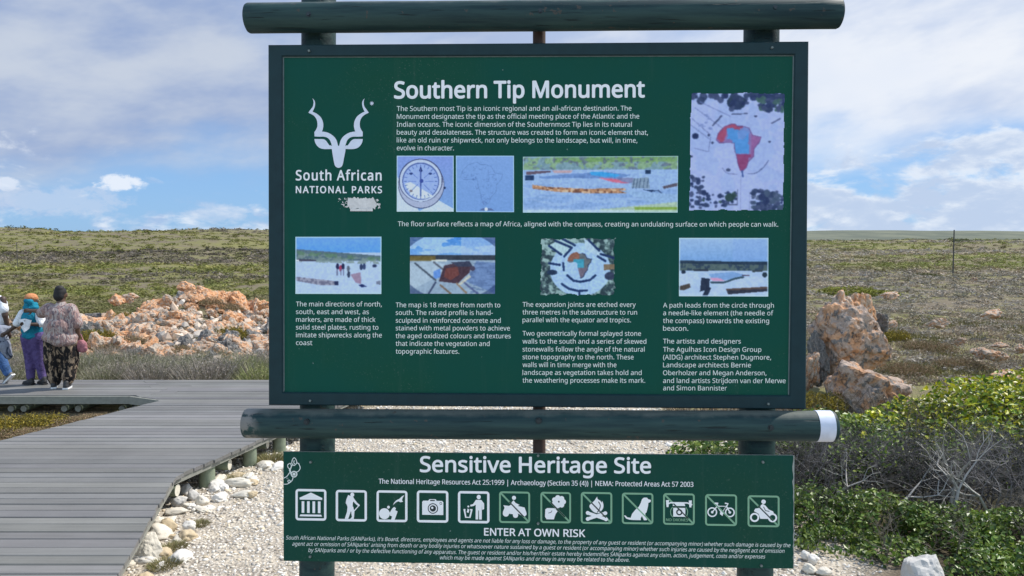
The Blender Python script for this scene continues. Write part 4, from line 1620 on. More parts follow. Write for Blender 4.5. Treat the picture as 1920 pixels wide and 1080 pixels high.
def edge_beam(pts, name='edge_board', h0=0.037, h1=0.135, th=0.045, inset=0.02):
    mb = MB()
    P = [DP(*q) for q in pts]
    for a, b in zip(P[:-1], P[1:]):
        d = (b - a).normalized()
        nrm = Vector((d.y, -d.x, 0))
        a2, b2 = a - nrm * inset, b - nrm * inset
        vs = []
        for p in (a2, b2):
            for off in (0, -th):
                for z in (DZ - h0, DZ - h1):
                    vs.append((p.x + nrm.x * off, p.y + nrm.y * off, z))
        mb.add(vs, [(0, 1, 5, 4), (2, 6, 7, 3), (0, 4, 6, 2), (1, 3, 7, 5), (0, 2, 3, 1), (4, 5, 7, 6)])
    return mb.build(name, M_FASCIA, walk)


edge_beam([(60, 1345), (330, 893)], h1=0.10)
edge_beam([(330, 893), (500, 818), (640, 757), (706, 728)], h1=0.085)
edge_beam([(305, 750), (245, 742), (-200, 742), (-420, 742)], h0=0.004, h1=0.115, inset=-0.006)
edge_beam([(-600, 985), (-300, 901), (0, 826), (305, 750)], h1=0.12)


def pile(px, py, r=0.078, top=DZ - 0.038):
    """an upright pole just inside the edge board; (px, py) says about where its foot shows"""
    best = None
    for ea, eb in (((60, 1345), (330, 893)), ((330, 893), (500, 818)), ((500, 818), (640, 757)), ((305, 750), (-420, 742))):
        a, b = DP(*ea), DP(*eb)
        d = (b - a).normalized()
        nrm = Vector((d.y, -d.x, 0))
        for k in range(201):
            c = a.lerp(b, k / 200) - nrm * (r + 0.035)
            qx = 960 + F * c.x / (c.y * _cp + (CAM.z - 0.15) * _sp)
            foot = on_z(px, py, 0)
            e = abs(qx - px) + 40 * abs(c.y - foot.y)
            if best is None or e < best[0]:
                best = (e, c)
    c = best[1]
    mb = MB()
    mb.tube((c.x, c.y, -0.2), (c.x, c.y, top), r, r * 0.97, 20, wob=0.03, segs=5, seed=px)
    mb.build('pile', M_POLE, walk)


for q in ((388, 929, 0.080), (468, 884, 0.077), (524, 852, 0.077), (584, 822, 0.075), (180, 1105, 0.08)):
    pile(*q)


def bearer(px, py, z=DZ - 0.155, r=0.058, L=2.6, end=0.10, seedv=0):
    """a round log across the walk with its pale cut end showing"""
    c = on_z(px, py, z)
    mb = MB()
    mb.tube((c.x - L, c.y, z), (c.x, c.y, z), r, r, 18, wob=0.04, segs=6, seed=seedv, caps=False)
    n = 18
    ring = [(c.x, c.y + r * math.cos(2 * math.pi * k / n), z + r * math.sin(2 * math.pi * k / n)) for k in range(n)]
    mb.add(ring, [tuple(range(n))], 1)
    mb.build('bearer', [M_POLE, M_END], walk)


for i, q in enumerate(((333, 919, 2.0), (431, 871, 2.0), (502, 832, 2.2), (300, 941, 2.0), (565, 800, 2.0))):
    bearer(q[0], q[1], L=q[2], seedv=i)
# log ends below the far branch, seen from the front
for i, (px, py) in enumerate(((20, 762), (44, 761), (120, 761), (146, 761), (228, 759), (252, 757), (-60, 762))):
    z = DZ - 0.215
    c = on_y(px, py, DP(100, 742).y + 0.10)
    mb = MB()
    mb.tube((c.x, c.y, z), (c.x, c.y + 1.2, z), 0.046, 0.046, 14, caps=False)
    mb.add([(c.x + 0.046 * math.cos(2 * math.pi * k / 14), c.y, z + 0.046 * math.sin(2 * math.pi * k / 14)) for k in range(14)], [tuple(range(14))], 1)
    mb.build('bearer', [M_POLE, M_FASCIA], walk)

# ---------------------------------------------------------------- gravel
ICO_V, ICO_F = None, None
_bm = bmesh.new()
bmesh.ops.create_icosphere(_bm, subdivisions=1, radius=1)
_bm.verts.ensure_lookup_table()
ICO_V = np.array([v.co[:] for v in _bm.verts])
ICO_F = np.array([[v.index for v in f.verts] for f in _bm.faces])
_bm.free()


def rand_rot(n, tilt=0.5):
    a = rng.uniform(0, 2 * np.pi, n)
    b = rng.normal(0, tilt, n)
    c = rng.normal(0, tilt, n)
    Rz = np.zeros((n, 3, 3)); Rx = np.zeros((n, 3, 3)); Ry = np.zeros((n, 3, 3))
    Rz[:, 0, 0] = np.cos(a); Rz[:, 0, 1] = -np.sin(a); Rz[:, 1, 0] = np.sin(a); Rz[:, 1, 1] = np.cos(a); Rz[:, 2, 2] = 1
    Rx[:, 0, 0] = 1; Rx[:, 1, 1] = np.cos(b); Rx[:, 1, 2] = -np.sin(b); Rx[:, 2, 1] = np.sin(b); Rx[:, 2, 2] = np.cos(b)
    Ry[:, 1, 1] = 1; Ry[:, 0, 0] = np.cos(c); Ry[:, 0, 2] = np.sin(c); Ry[:, 2, 0] = -np.sin(c); Ry[:, 2, 2] = np.cos(c)
    return np.einsum('nij,njk->nik', np.einsum('nij,njk->nik', Rz, Rx), Ry)


def build_gravel(n):
    X, Y, Z, S = [], [], [], []
    while len(X) < n:
        y = 4.6 + 7.4 * rnd.random() ** 1.15
        x = rnd.uniform(-4.4, 3.6)
        if rnd.random() > pebble_mask(x, y):
            continue
        coarse = 0.5 + 0.5 * noise.noise(Vector((x * 0.9, y * 0.9, 3.0)))
        near_deck = sstep(1.6, 0.2, abs(x - (-2.2 - (y - 7) * -0.35))) if y > 6.4 else 0.0
        far = sstep(6.3, 8.6, y)
        big = 0.25 + 0.6 * coarse * (0.35 + 0.65 * max(far, near_deck))
        s = 0.007 + 0.034 * big * rnd.random() ** 2.2
        if rnd.random() < 0.02 * (0.2 + max(far, near_deck)):
            s *= 1.8
        X.append(x); Y.append(y); Z.append(ground_z(x, y) + s * 0.12); S.append(s)
    X, Y, Z, S = map(np.array, (X, Y, Z, S))
    R = rand_rot(n, 0.35)
    sc_ = np.stack([rng.uniform(0.8, 1.6, n), rng.uniform(0.7, 1.1, n), rng.uniform(0.35, 0.75, n)], 1) * S[:, None]
    P = ICO_V[None] * (1 + rng.uniform(-0.22, 0.22, (n, len(ICO_V), 1))) * sc_[:, None, :]
    P = np.einsum('nij,nvj->nvi', R, P) + np.stack([X, Y, Z], 1)[:, None, :]
    pal = np.array([(0.74, 0.69, 0.61), (0.65, 0.58, 0.48), (0.76, 0.72, 0.66), (0.52, 0.46, 0.37), (0.44, 0.40, 0.35), (0.60, 0.50, 0.36), (0.26, 0.22, 0.18)])
    c = pal[rng.choice(len(pal), n, p=[.26, .22, .2, .12, .09, .07, .04])] * rng.uniform(0.85, 1.1, (n, 1))
    Fc = (ICO_F[None] + (np.arange(n) * len(ICO_V))[:, None, None]).reshape(-1, 3)
    me = np_mesh('gravel', P.reshape(-1, 3), Fc, np.repeat(c, len(ICO_V), 0), True)
    tag(link_mesh('gravel', me, M_PEB), kind='stuff')


build_gravel(30000)

# ---------------------------------------------------------------- stones and rocks


def rock_mesh(name, seed, sub=3, planes=14, squash=(1, 1, 1), rough=0.10, round_=0.0, faces=()):
    r = random.Random(seed)
    N = [(Vector(a).normalized(), b) for a, b in faces]
    for _ in range(planes):
        v = Vector((r.gauss(0, 1), r.gauss(0, 1), r.gauss(0, 1))).normalized()
        N.append((v, r.uniform(0.62, 1.0)))
    bm = bmesh.new()
    bmesh.ops.create_icosphere(bm, subdivisions=sub, radius=1)
    for v in bm.verts:
        d = v.co.normalized()
        k = 1.25
        for nv, o in N:
            q = d.dot(nv)
            if q > 0.05:
                k = min(k, o / q)
        k = k * (1 - round_) + round_
        k *= 1 + rough * noise.fractal(d * 1.7 + Vector((seed * 3.1, 0, 0)), 0.9, 2.1, 5)
        k *= 1 - rough * 0.8 * max(0, noise.noise(d * 3.6 + Vector((0, seed * 2.3, 0))) - 0.12) * 2
        v.co = Vector((d.x * squash[0], d.y * squash[1], d.z * squash[2])) * k
    me = bpy.data.meshes.new(name)
    bm.to_mesh(me)
    bm.free()
    me.polygons.foreach_set('use_smooth', [sub < 3 or round_ > 0.3] * len(me.polygons))
    me.update()
    return me


def put(name, me, mat, loc, size, rot, label, cat, group=None):
    o = bpy.data.objects.new(name, me)
    COL.objects.link(o)
    if not me.materials:
        me.materials.append(None)
    o.material_slots[0].link = 'OBJECT'
    o.material_slots[0].material = mat
    o.location = loc
    o.scale = size if isinstance(size, (tuple, list)) else (size, size, size)
    o.rotation_euler = rot
    return tag(o, label, cat, group)


ROUND = [rock_mesh('stone', 100 + k, 4, 11, (1, .85, .78), 0.14, 0.36) for k in range(4)]
G_ST = 'loose stones beside the boardwalk'
STONES = [  # px, py of the foot; half width in px; material; label; squash
    (270, 1052, 30, M_STONE, 'largest pale boulder against the edge of the boardwalk, nearest the camera', (1, .9, .95)),
    (288, 996, 19, M_STONE, 'pale oblong stone leaning on the boardwalk edge, left of the tan stone', (1, .8, .8)),
    (312, 998, 16, M_STONE_T, 'rounded tan stone with a yellowish top between the oblong and the white egg shaped stone', (1, .9, .8)),
    (353, 999, 13, M_STONE_W, 'white egg shaped stone lying alone on the gravel', (1, .9, 1.0)),
    (290, 1012, 26, M_STONE, 'low pale cream stone just behind the largest boulder', (1, .9, .5)),
    (440, 917, 29, M_STONE, 'long flat pale stone lying beyond the first pole of the boardwalk', (1, .4, .36)),
    (452, 936, 20, M_STONE, 'thin pale stone in front of the long flat stone', (1, .5, .35)),
    (470, 934, 11, M_STONE_T, 'small orange stone in front of the long flat stone', (1, .9, .7)),
    (375, 948, 12, M_STONE, 'pinkish stone at the foot of the thick boardwalk pole', (1, .9, .8)),
    (405, 942, 11, M_STONE_W, 'small white stone right of the thick boardwalk pole', (1, .9, .8)),
    (360, 938, 12, M_STONE_G, 'grey stone in the shade under the boardwalk beside the thick pole', (1, .9, .8)),
    (330, 950, 16, M_STONE_G, 'shaded grey stone under the boardwalk beside the log end', (1, .9, .7)),
    (345, 928, 13, M_STONE_G, 'darker stone deep under the boardwalk behind the log end', (1, .9, .8)),
    (468, 903, 14, M_STONE_W, 'pale flat stone at the foot of the second boardwalk pole', (1, .8, .4)),
    (1512, 1050, 9, M_STONE_W, 'left of two small white stones beside the lower right corner of the sign', (1, .9, 1)),
    (1527, 1058, 11, M_STONE_W, 'right of two small white stones beside the lower right corner of the sign', (1, .9, 1)),
    (1520, 1074, 13, M_STONE, 'low pale stone in front of the two small white stones', (1, .9, .6)),
    (1548, 1080, 14, M_STONE, 'cream stone in the gravel under the leafy bush', (1, .9, .6)),
    (1752, 1120, 40, M_STONE_G, 'large smooth grey rock half hidden in the low green bush', (1, .9, 1.05)),
    (1575, 1100, 18, M_STONE, 'flat pale stone at the gravel edge below the leafy bush', (1, .8, .45)),
]
ROCKY = rock_mesh('stone', 131, 4, 9, (1, .9, .9), 0.10, 0.12)
for i, (px, py, hw, mat, lb, sq) in enumerate(STONES):
    c = on_z(px, py, 0.0)
    s = hw * c.y / F * 1.08
    z = s * sq[2] * 0.62
    put('stone', ROCKY if hw > 25 and sq[2] > .9 else ROUND[i % 4], mat, (c.x, c.y + s * 0.5, z), (s * sq[0], s * sq[1], s * sq[2] * 1.25), (0, rnd.uniform(-.15, .15), rnd.uniform(-.3, .3) + (3.14 if i % 3 == 0 else 0)), lb, 'stone', G_ST)

for i in range(46):
    a, b = (on_z(330, 945, 0), on_z(535, 862, 0)) if i % 3 else (on_z(235, 1085, 0), on_z(330, 950, 0))
    c = a.lerp(b, rnd.random()) + Vector((rnd.uniform(-.05, .55) * rnd.random(), rnd.uniform(-.45, .25), 0))
    s = rnd.uniform(.035, .085)
    k = rnd.choice((0, 0, 1, 2))
    put('stone', ROUND[i % 4], (M_STONE, M_STONE_T, M_STONE_W)[k], (c.x, c.y, s * .3), (s * rnd.uniform(1, 1.6), s, s * rnd.uniform(.5, .8)), (rnd.uniform(-.2, .2), rnd.uniform(-.2, .2), rnd.uniform(0, 6)),
        ('fist sized cream stone strewn along the edge of the boardwalk', 'fist sized tan stone strewn along the edge of the boardwalk', 'fist sized white stone strewn along the edge of the boardwalk')[k], 'stone',
        ('small cream stones along the boardwalk', 'small tan stones along the boardwalk', 'small white stones along the boardwalk')[k])
ROCKS = [rock_mesh('rock', 20 + k, 4, 13, (1, .9, .8), 0.26) for k in range(9)]
G_R = 'lichen covered rocks of the outcrop behind the boardwalk'


def rock_at(px, py_top, y, hw, mat, mesh, label, group, sq=(1, .9, .85), rot=None, name='rock'):
    """a rock whose top shows at (px, py_top) at depth y, hw pixels half wide"""
    c = on_y(px, py_top, y)
    s = hw * y / F
    zg = ground_z(c.x, y)
    zt = max(c.z, zg + s * 0.25)
    hz = s * sq[2]
    return put(name, mesh, mat, (c.x, y, zt - hz * 0.9), (s * sq[0], s * sq[1], hz), rot or (rnd.uniform(-.3, .3), rnd.uniform(-.3, .3), rnd.uniform(0, 6.28)), label, 'rock', group)


# the orange crest
for (px, pt, y, hw, k, lb) in ((352, 524, 23.2, 19, 0, 'tallest orange rock on the crest of the outcrop'), (384, 536, 23.0, 20, 1, 'long orange rock sloping down right from the crest of the outcrop'),
                               (408, 545, 22.6, 16, 2, 'rounded orange rock at the right end of the outcrop crest'), (338, 545, 22.4, 20, 3, 'pale grey rock just below the crest of the outcrop'),
                               (366, 556, 21.8, 20, 4, 'pinkish rock below the orange crest rocks'), (218, 548, 23.5, 17, 5, 'salmon pink rock standing apart left of the crest'),
                               (245, 546, 24.0, 13, 6, 'cream rock right beside the salmon pink rock'), (492, 560, 22, 12, 7, 'orange capped rock at the right end of the outcrop by the sign'),
                               (396, 562, 21.6, 18, 8, 'orange and white rock under the right end of the crest')):
    rock_at(px, pt, y, hw, M_ROCK_G if 'grey' in lb else M_ROCK_P if 'cream' in lb else M_ROCK_O, ROCKS[k], lb, G_R, (1, .9, 1.0))
WORDS = {'O': ('orange lichen', M_ROCK_O), 'P': ('pale cream', M_ROCK_P), 'G': ('dark grey', M_ROCK_G)}
n_r = 0
while n_r < 285:
    y = 15.4 + 9.6 * rnd.random() ** 0.9
    px = rnd.uniform(110, 525) if rnd.random() < 0.90 else rnd.uniform(-20, 110)
    if px < 150 and y < 17.5:
        continue
    x = (px - 960) / F * y
    dens = 0.55 + 0.8 * noise.noise(Vector((x * 0.55, y * 0.45, 1.7)))
    if px < 300:
        dens += 0.12 * (y < 19)
    if rnd.random() > dens + 0.35:
        continue
    zg = ground_z(x, y)
    s = 0.13 + 0.24 * rnd.random() ** 1.6
    if rnd.random() < 0.12:
        s *= 1.35
    w = noise.noise(Vector((x * 0.4, y * 0.35, 6.0))) + rnd.uniform(-.5, .5) + (y - 19) * 0.06
    k = 'O' if w > 0.36 else ('G' if w < -0.36 else 'P')
    size = 'small' if s < 0.17 else 'mid sized' if s < 0.26 else 'large'
    row = 'at the front of the outcrop behind the shrubs' if y < 17.6 else 'in the middle of the outcrop' if y < 20.8 else 'at the back of the outcrop'
    side = 'by the walkers' if px < 250 else 'near the sign' if px > 400 else 'below its crest'
    put('rock', ROCKS[rnd.randrange(9)], WORDS[k][1], (x, y, zg + s * 0.25), (s, s * rnd.uniform(.7, 1), s * rnd.uniform(.75, 1.45)),
        (rnd.uniform(-.5, .5), rnd.uniform(-.5, .5), rnd.uniform(0, 6.28)),
        f'{size} {WORDS[k][0]} rock {row}, {side}'.replace('at the front of the outcrop behind the shrubs', 'in the front row of the outcrop'), 'rock', f'{size} {WORDS[k][0]} rocks {row}, {side}')
    n_r += 1

def build_rubble(n):
    """the small broken stone between the rocks of the outcrop"""
    C, S, T = [], [], []
    while len(C) < n:
        y = 15.2 + 9.8 * rnd.random()
        px = rnd.uniform(60, 720)
        if px < 150 and y < 17.5:
            continue
        x = (px - 960) / F * y
        if noise.noise(Vector((x * 0.55, y * 0.45, 1.7))) < -0.28:
            continue
        s = 0.035 + 0.10 * rnd.random() ** 2
        C.append((x, y, ground_z(x, y) + s * .35))
        S.append(s)
        T.append(rnd.choice([(0.66, 0.54, 0.43), (0.60, 0.46, 0.35), (0.58, 0.36, 0.22), (0.40, 0.36, 0.32), (0.70, 0.60, 0.50), (0.20, 0.19, 0.18)]))
    C, S, T = np.array(C), np.array(S), np.array(T)
    P = ICO_V[None] * (1 + rng.uniform(-.35, .35, (n, len(ICO_V), 1))) * (S[:, None] * rng.uniform(.6, 1.3, (n, 3)))[:, None, :]
    P = np.einsum('nij,nvj->nvi', rand_rot(n, .7), P) + C[:, None, :]
    Fc = (ICO_F[None] + (np.arange(n) * len(ICO_V))[:, None, None]).reshape(-1, 3)
    tag(link_mesh('rubble', np_mesh('rubble', P.reshape(-1, 3), Fc, np.repeat(T, len(ICO_V), 0)), M_PEB), kind='stuff')


build_rubble(3600)
# big orange blocks on top of the heap near the sign
for (px, pt, y, hw, k, lb) in ((436, 588, 20.8, 22, 4, 'largest orange block on the right shoulder of the outcrop'), (466, 598, 20.2, 20, 7, 'broad orange block low on the right shoulder of the outcrop'),
                               (300, 560, 22.6, 22, 2, 'broad orange block left of the grey rock below the crest'), (440, 600, 19.6, 26, 1, 'large cream block in the middle of the outcrop near the sign')):
    rock_at(px, pt, y, hw, M_ROCK_P if 'cream' in lb else M_ROCK_O, ROCKS[k], lb, G_R, (1, .9, .9))

# the leaning rocks right of the sign
LEAN = rock_mesh('rock', 71, 5, 5, (1, .9, 1), 0.21, 0, [((-1, -.1, -.12), .74), ((.86, -.15, .50), .70), ((-.15, -.1, 1), .93), ((.3, -1, .25), .70), ((.1, -.9, -.5), .72), ((1, 0, -.1), .95), ((-.6, -.5, .62), .86), ((0, 1, 0), .7), ((.2, 0, -1), .9)])
BIG = [rock_mesh('rock', 60 + k, 5, 12, (1, .9, .95), 0.24) for k in range(3)]
G_L = 'big rocks right of the sign'


def big_rock(pts_c, y, hw, hh, mesh, mat, rotz, lean, label):
    c = on_y(pts_c[0], pts_c[1], y)
    return put('rock', mesh, mat, c, (hw * y / F, hw * y / F * 0.9, hh * y / F), (0.1, lean, rotz), label, 'rock', G_L)


big_rock((1596, 638), 12.6, 70, 80, LEAN, M_ROCK_B, 0.0, -0.14, 'tall leaning brown and grey rock behind the right edge of the sign')
big_rock((1626, 748), 11.3, 82, 72, BIG[1], M_ROCK_B, 2.1, 0.12, 'broad pinkish boulder in front of the tall leaning rock')
big_rock((1574, 594), 13.4, 38, 44, BIG[2], M_ROCK_P, 1.2, 0.0, 'pale knobbly rock behind the top of the tall leaning rock')
big_rock((1618, 588), 14.4, 30, 40, BIG[1], M_ROCK_O, 4.0, 0.0, 'orange topped rock right behind the tall leaning rock')
big_rock((1652, 602), 14.8, 20, 22, BIG[0], M_ROCK_G, 5.0, 0.3, 'small grey rock at the right end behind the leaning rock')
big_rock((1530, 668), 12.4, 18, 42, BIG[2], M_ROCK_G, 3.0, 0.15, 'grey upright slab between the sign frame and the tall leaning rock')
big_rock((1518, 690), 12.2, 20, 40, BIG[0], M_ROCK_P, 1.0, 0.0, 'pale rock half hidden by the right edge of the sign')
G_P = 'pale rocks lying in the scrub on the right'
for (px, pt, y, hw, k, lb) in ((1672, 600, 17.5, 10, 0, 'small pale rock lying in the scrub right of the leaning rocks'), (1838, 648, 15.5, 17, 1, 'white angular rock in dry grass, left one of the pair at the far right'),
                               (1866, 652, 15.0, 19, 2, 'white angular rock in dry grass, right one of the pair at the far right'), (1914, 645, 15.6, 12, 3, 'whitish rock cut by the right border of the photo'),
                               (1800, 634, 17.0, 13, 4, 'flat pale rock on the bare soil strip'), (1878, 640, 17.2, 14, 5, 'low pinkish rock behind the white angular pair'),
                               (1890, 690, 12.8, 24, 6, 'flat greyish rock just behind the bright green bush'), (1828, 519, 32, 7, 7, 'tiny white rock on the bare patch below the utility pole'),
                               (1756, 597, 20, 18, 8, 'long low pale rock in the grey scrub'), (1668, 545, 26, 16, 0, 'distant flat pale rock beside the yellow green patch'), (1860, 577, 21, 20, 2, 'flat whitish stones edge on the far right slope')):
    rock_at(px, pt, y, hw, M_ROCK_P, ROCKS[k], lb, G_P, (1, .9, .6 if 'flat' in lb or 'low' in lb else .8))

# ---------------------------------------------------------------- plants


def leaves(P, Nrm, size, tint, jitter=0.8, aspect=0.55, fold=0.25):
    """one folded leaf (two triangles) at each point, roughly facing along Nrm"""
    n = len(P)
    d = Nrm + rng.normal(0, jitter, (n, 3))
    d /= np.linalg.norm(d, axis=1, keepdims=True) + 1e-9
    a = rng.normal(0, 1, (n, 3))
    a -= d * (a * d).sum(1, keepdims=True)
    a /= np.linalg.norm(a, axis=1, keepdims=True) + 1e-9
    b = np.cross(d, a)
    s = size * rng.uniform(0.6, 1.25, (n, 1))
    base, tip = P - a * s * 0.5, P + a * s * 0.5
    l = P + b * s * 0.5 * aspect + d * s * fold * 0.5
    r = P - b * s * 0.5 * aspect + d * s * fold * 0.5
    V = np.stack([base, l, tip, r], 1).reshape(-1, 3)
    k = np.arange(n)[:, None] * 4
    Fc = np.concatenate([k + np.array([[0, 2, 1]]), k + np.array([[0, 3, 2]])])
    return V, Fc, np.repeat(tint, 4, 0)


def mound_points(n, lobes, inner=0.35):
    """points in the outer shell of a heap of ellipsoid lobes: (cx, cy, cz, rx, ry, rz)"""
    L = np.array(lobes)
    w = L[:, 3] * L[:, 4] + L[:, 3] * L[:, 5]
    i = rng.choice(len(L), n, p=w / w.sum())
    d = rng.normal(0, 1, (n, 3))
    d[:, 2] = np.where(d[:, 2] < -0.25, -d[:, 2], d[:, 2])
    d /= np.linalg.norm(d, axis=1, keepdims=True)
    r = 1 - inner * rng.random(n) ** 1.8
    bumps_ = np.array([1 + 0.22 * noise.noise(Vector((q[0] * 3.3 + j * 5.1, q[1] * 3.3, q[2] * 3.3))) for q, j in zip(d, i)])
    P = L[i, :3] + d * (r * bumps_)[:, None] * L[i, 3:]
    nn = d / L[i, 3:]
    nn /= np.linalg.norm(nn, axis=1, keepdims=True)
    return P, nn


def pick(pal, n, p=None, var=0.2):
    pal = np.array(pal)
    return pal[rng.choice(len(pal), n, p=p)] * rng.uniform(1 - var, 1 + var, (n, 1))


def drop_under(P, *rest):
    g = np.array([ground_z(p[0], p[1]) for p in P])
    k = P[:, 2] > g + 0.01
    return (P[k],) + tuple(r[k] for r in rest)


class Twigs:
    """tapering three sided twigs, grown by splitting"""
    def __init__(self):
        self.V, self.Fc, self.T = [], [], []

    def seg(self, a, b, r0, r1, tint):
        d = (b - a)
        if d.length < 1e-5:
            return
        d.normalize()
        u = d.orthogonal().normalized()
        w = d.cross(u)
        k = len(self.V)
        for p, r in ((a, r0), (b, r1)):
            for j in range(3):
                th = 2.0944 * j
                self.V.append(tuple(p + (u * math.cos(th) + w * math.sin(th)) * r))
                self.T.append(tint)
        for j in range(3):
            self.Fc.append((k + j, k + (j + 1) % 3, k + 3 + (j + 1) % 3, k + 3 + j))

    def grow(self, p, d, L, r, depth, tint, spread=0.6, up=0.10):
        n = 2 if depth else 1
        q = p
        for _ in range(n):
            d = (d + Vector((rnd.gauss(0, .22), rnd.gauss(0, .22), rnd.gauss(0, .16) + up))).normalized()
            e = q + d * L / n
            self.seg(q, e, r, r * 0.82, tint)
            r *= 0.82
            q = e
        if depth > 0:
            for _ in range(rnd.choice((2, 3, 3))):
                nd = (d + Vector((rnd.gauss(0, spread), rnd.gauss(0, spread), rnd.gauss(0, spread * .7)))).normalized()
                f_ = rnd.uniform(.85, 1.15)
                t = tuple(v * f_ for v in tint)
                self.grow(q, nd, L * rnd.uniform(.6, .85), r * 0.72, depth - 1, t, spread, up)

    def build(self, name, parent, mat=None):
        me = np_mesh(name, np.array(self.V), np.array(self.Fc), np.array(self.T), True)
        return link_mesh(name, me, mat or M_TWIG, parent)


GREEN = [(0.27, 0.34, 0.014), (0.15, 0.23, 0.012), (0.40, 0.41, 0.016), (0.06, 0.11, 0.012), (0.50, 0.46, 0.022)]
DEEP = [(0.085, 0.155, 0.02), (0.045, 0.085, 0.016), (0.13, 0.20, 0.03), (0.20, 0.26, 0.045)]
GREY_T = (0.105, 0.098, 0.096)

# 1. bright green leafy bush at the back right
bush = empty('leafy_bush', (5.2, 9.0, 0.0))
tag(bush, 'bright yellow green leafy bush behind the grey leafless twigs', 'bush')
lob = [(4.35, 8.9, .12, .7, .6, .36), (5.0, 9.0, .18, .75, .7, .44), (5.75, 9.0, .28, .8, .8, .62), (6.6, 9.1, .32, .9, .9, .70), (7.5, 9.2, .36, .9, .9, .70),
       (5.3, 8.4, .10, .6, .6, .42), (6.2, 8.4, .14, .7, .6, .48), (4.5, 8.3, .06, .5, .5, .32), (3.7, 8.7, .10, .6, .5, .46), (3.15, 8.4, .06, .45, .4, .40), (3.9, 8.4, .08, .5, .5, .40), (2.55, 8.5, .02, .5, .4, .30), (2.2, 8.7, .0, .35, .3, .22)]
P, N = mound_points(20000, lob, 0.45)
P, N = drop_under(P, N)
clump = np.array([noise.noise(Vector((p[0] * 2.2, p[1] * 2.2, p[2] * 2.2))) for p in P])
tn = np.where((P[:, :1] + 0.6 * clump[:, None] < 4.1), pick(DEEP, len(P)) * 1.2, pick(GREEN, len(P))) * (1 + 0.5 * clump[:, None])
V, Fc, T = leaves(P, N * 0.7 + np.array([0, 0, .5]), 0.072, tn, 0.6, 0.66)
link_mesh('foliage', np_mesh('foliage', V, Fc, np.clip(T, 0.01, 1)), M_LEAF, bush)
tw = Twigs()
for _ in range(46):
    x, y = rnd.uniform(3.4, 7.5), rnd.uniform(8.3, 9.4)
    tw.grow(Vector((x, y, 0)), Vector((rnd.gauss(0, .3), rnd.gauss(-.1, .3), 1)), .30, .013, 3, (0.12, 0.10, 0.08))
tw.build('branches', bush)

# 2. grey leafless bush in the middle
dead = empty('leafless_bush', (4.3, 7.3, 0.0))
tag(dead, 'tangle of grey leafless twigs between the bright bush and the low dark green one', 'bush')
tw = Twigs()
for _ in range(420):
    x = rnd.uniform(2.65, 6.4)
    y = rnd.uniform(6.6, 8.1)
    if math.hypot((x - 3.45) / .30, (y - 6.95) / .45) < 1 or math.hypot((x - 5.0) / .22, (y - 6.9) / .4) < 1:
        continue                                      # hollows in the bush
    t = rnd.choice((.35, .5, .8, 1.0, 1.4, 2.1))
    tw.grow(Vector((x, y, 0.0)), Vector((rnd.gauss(0, .45), rnd.gauss(-.25, .4), .8)), rnd.uniform(.20, .31), rnd.uniform(.007, .012), 4, tuple(v * t for v in GREY_T), 0.62, 0.02)
# a few thick pale stems low in front
for (px, py, dx_, L) in ((1800, 1010, .25, .36), (1815, 1000, -.3, .34), (1700, 1000, .45, .28), (1570, 960, .2, .25), (1880, 1000, -.2, .3)):
    c = on_z(px, py, 0.02)
    tw.grow(Vector((c.x, c.y + 0.2, 0.03)), Vector((dx_, -.05, 1)), L, .022, 3, (0.36, 0.34, 0.31), 0.6, 0.05)
tw.build('branches', dead)
lob = [(3.2, 7.6, .12, .5, .5, .48), (4.0, 7.5, .12, .6, .5, .60), (4.9, 7.5, .12, .7, .5, .66), (5.8, 7.5, .12, .6, .5, .62)]
P, N = mound_points(5200, lob, 0.5)
P, N = drop_under(P, N)
keep = np.array([noise.noise(Vector((p[0] * 2.6, p[1] * 2.6, p[2] * 2.6 + 4))) > 0.02 + 0.08 * (p[0] - 3.0) for p in P])
P, N = P[keep], N[keep]
V, Fc, T = leaves(P, N + np.array([0, 0, .5]), 0.045, pick(DEEP + GREEN[:2], len(P)), 0.8, 0.6)
link_mesh('sparse_leaves', np_mesh('sparse_leaves', V, Fc, T), M_LEAF, dead)

P, N = mound_points(14000, [(2.9, 8.1, 0, .6, .4, .46), (3.6, 8.2, 0, .7, .4, .50), (4.4, 8.2, 0, .7, .4, .50), (5.2, 8.2, 0, .7, .4, .52), (6.1, 8.2, 0, .8, .4, .55), (3.0, 7.6, 0, .6, .5, .30), (3.7, 7.7, 0, .7, .5, .36), (4.5, 7.7, 0, .7, .5, .40), (5.3, 7.7, 0, .7, .5, .40), (6.1, 7.7, 0, .7, .5, .40)], 0.7)  # near-black leaves added so the gaps between twigs read as shade
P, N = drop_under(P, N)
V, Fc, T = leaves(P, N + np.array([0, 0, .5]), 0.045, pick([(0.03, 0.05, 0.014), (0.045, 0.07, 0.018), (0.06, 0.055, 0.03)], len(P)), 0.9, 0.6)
link_mesh('shade_undergrowth', np_mesh('shade_undergrowth', V, Fc, T), M_LEAF, dead)

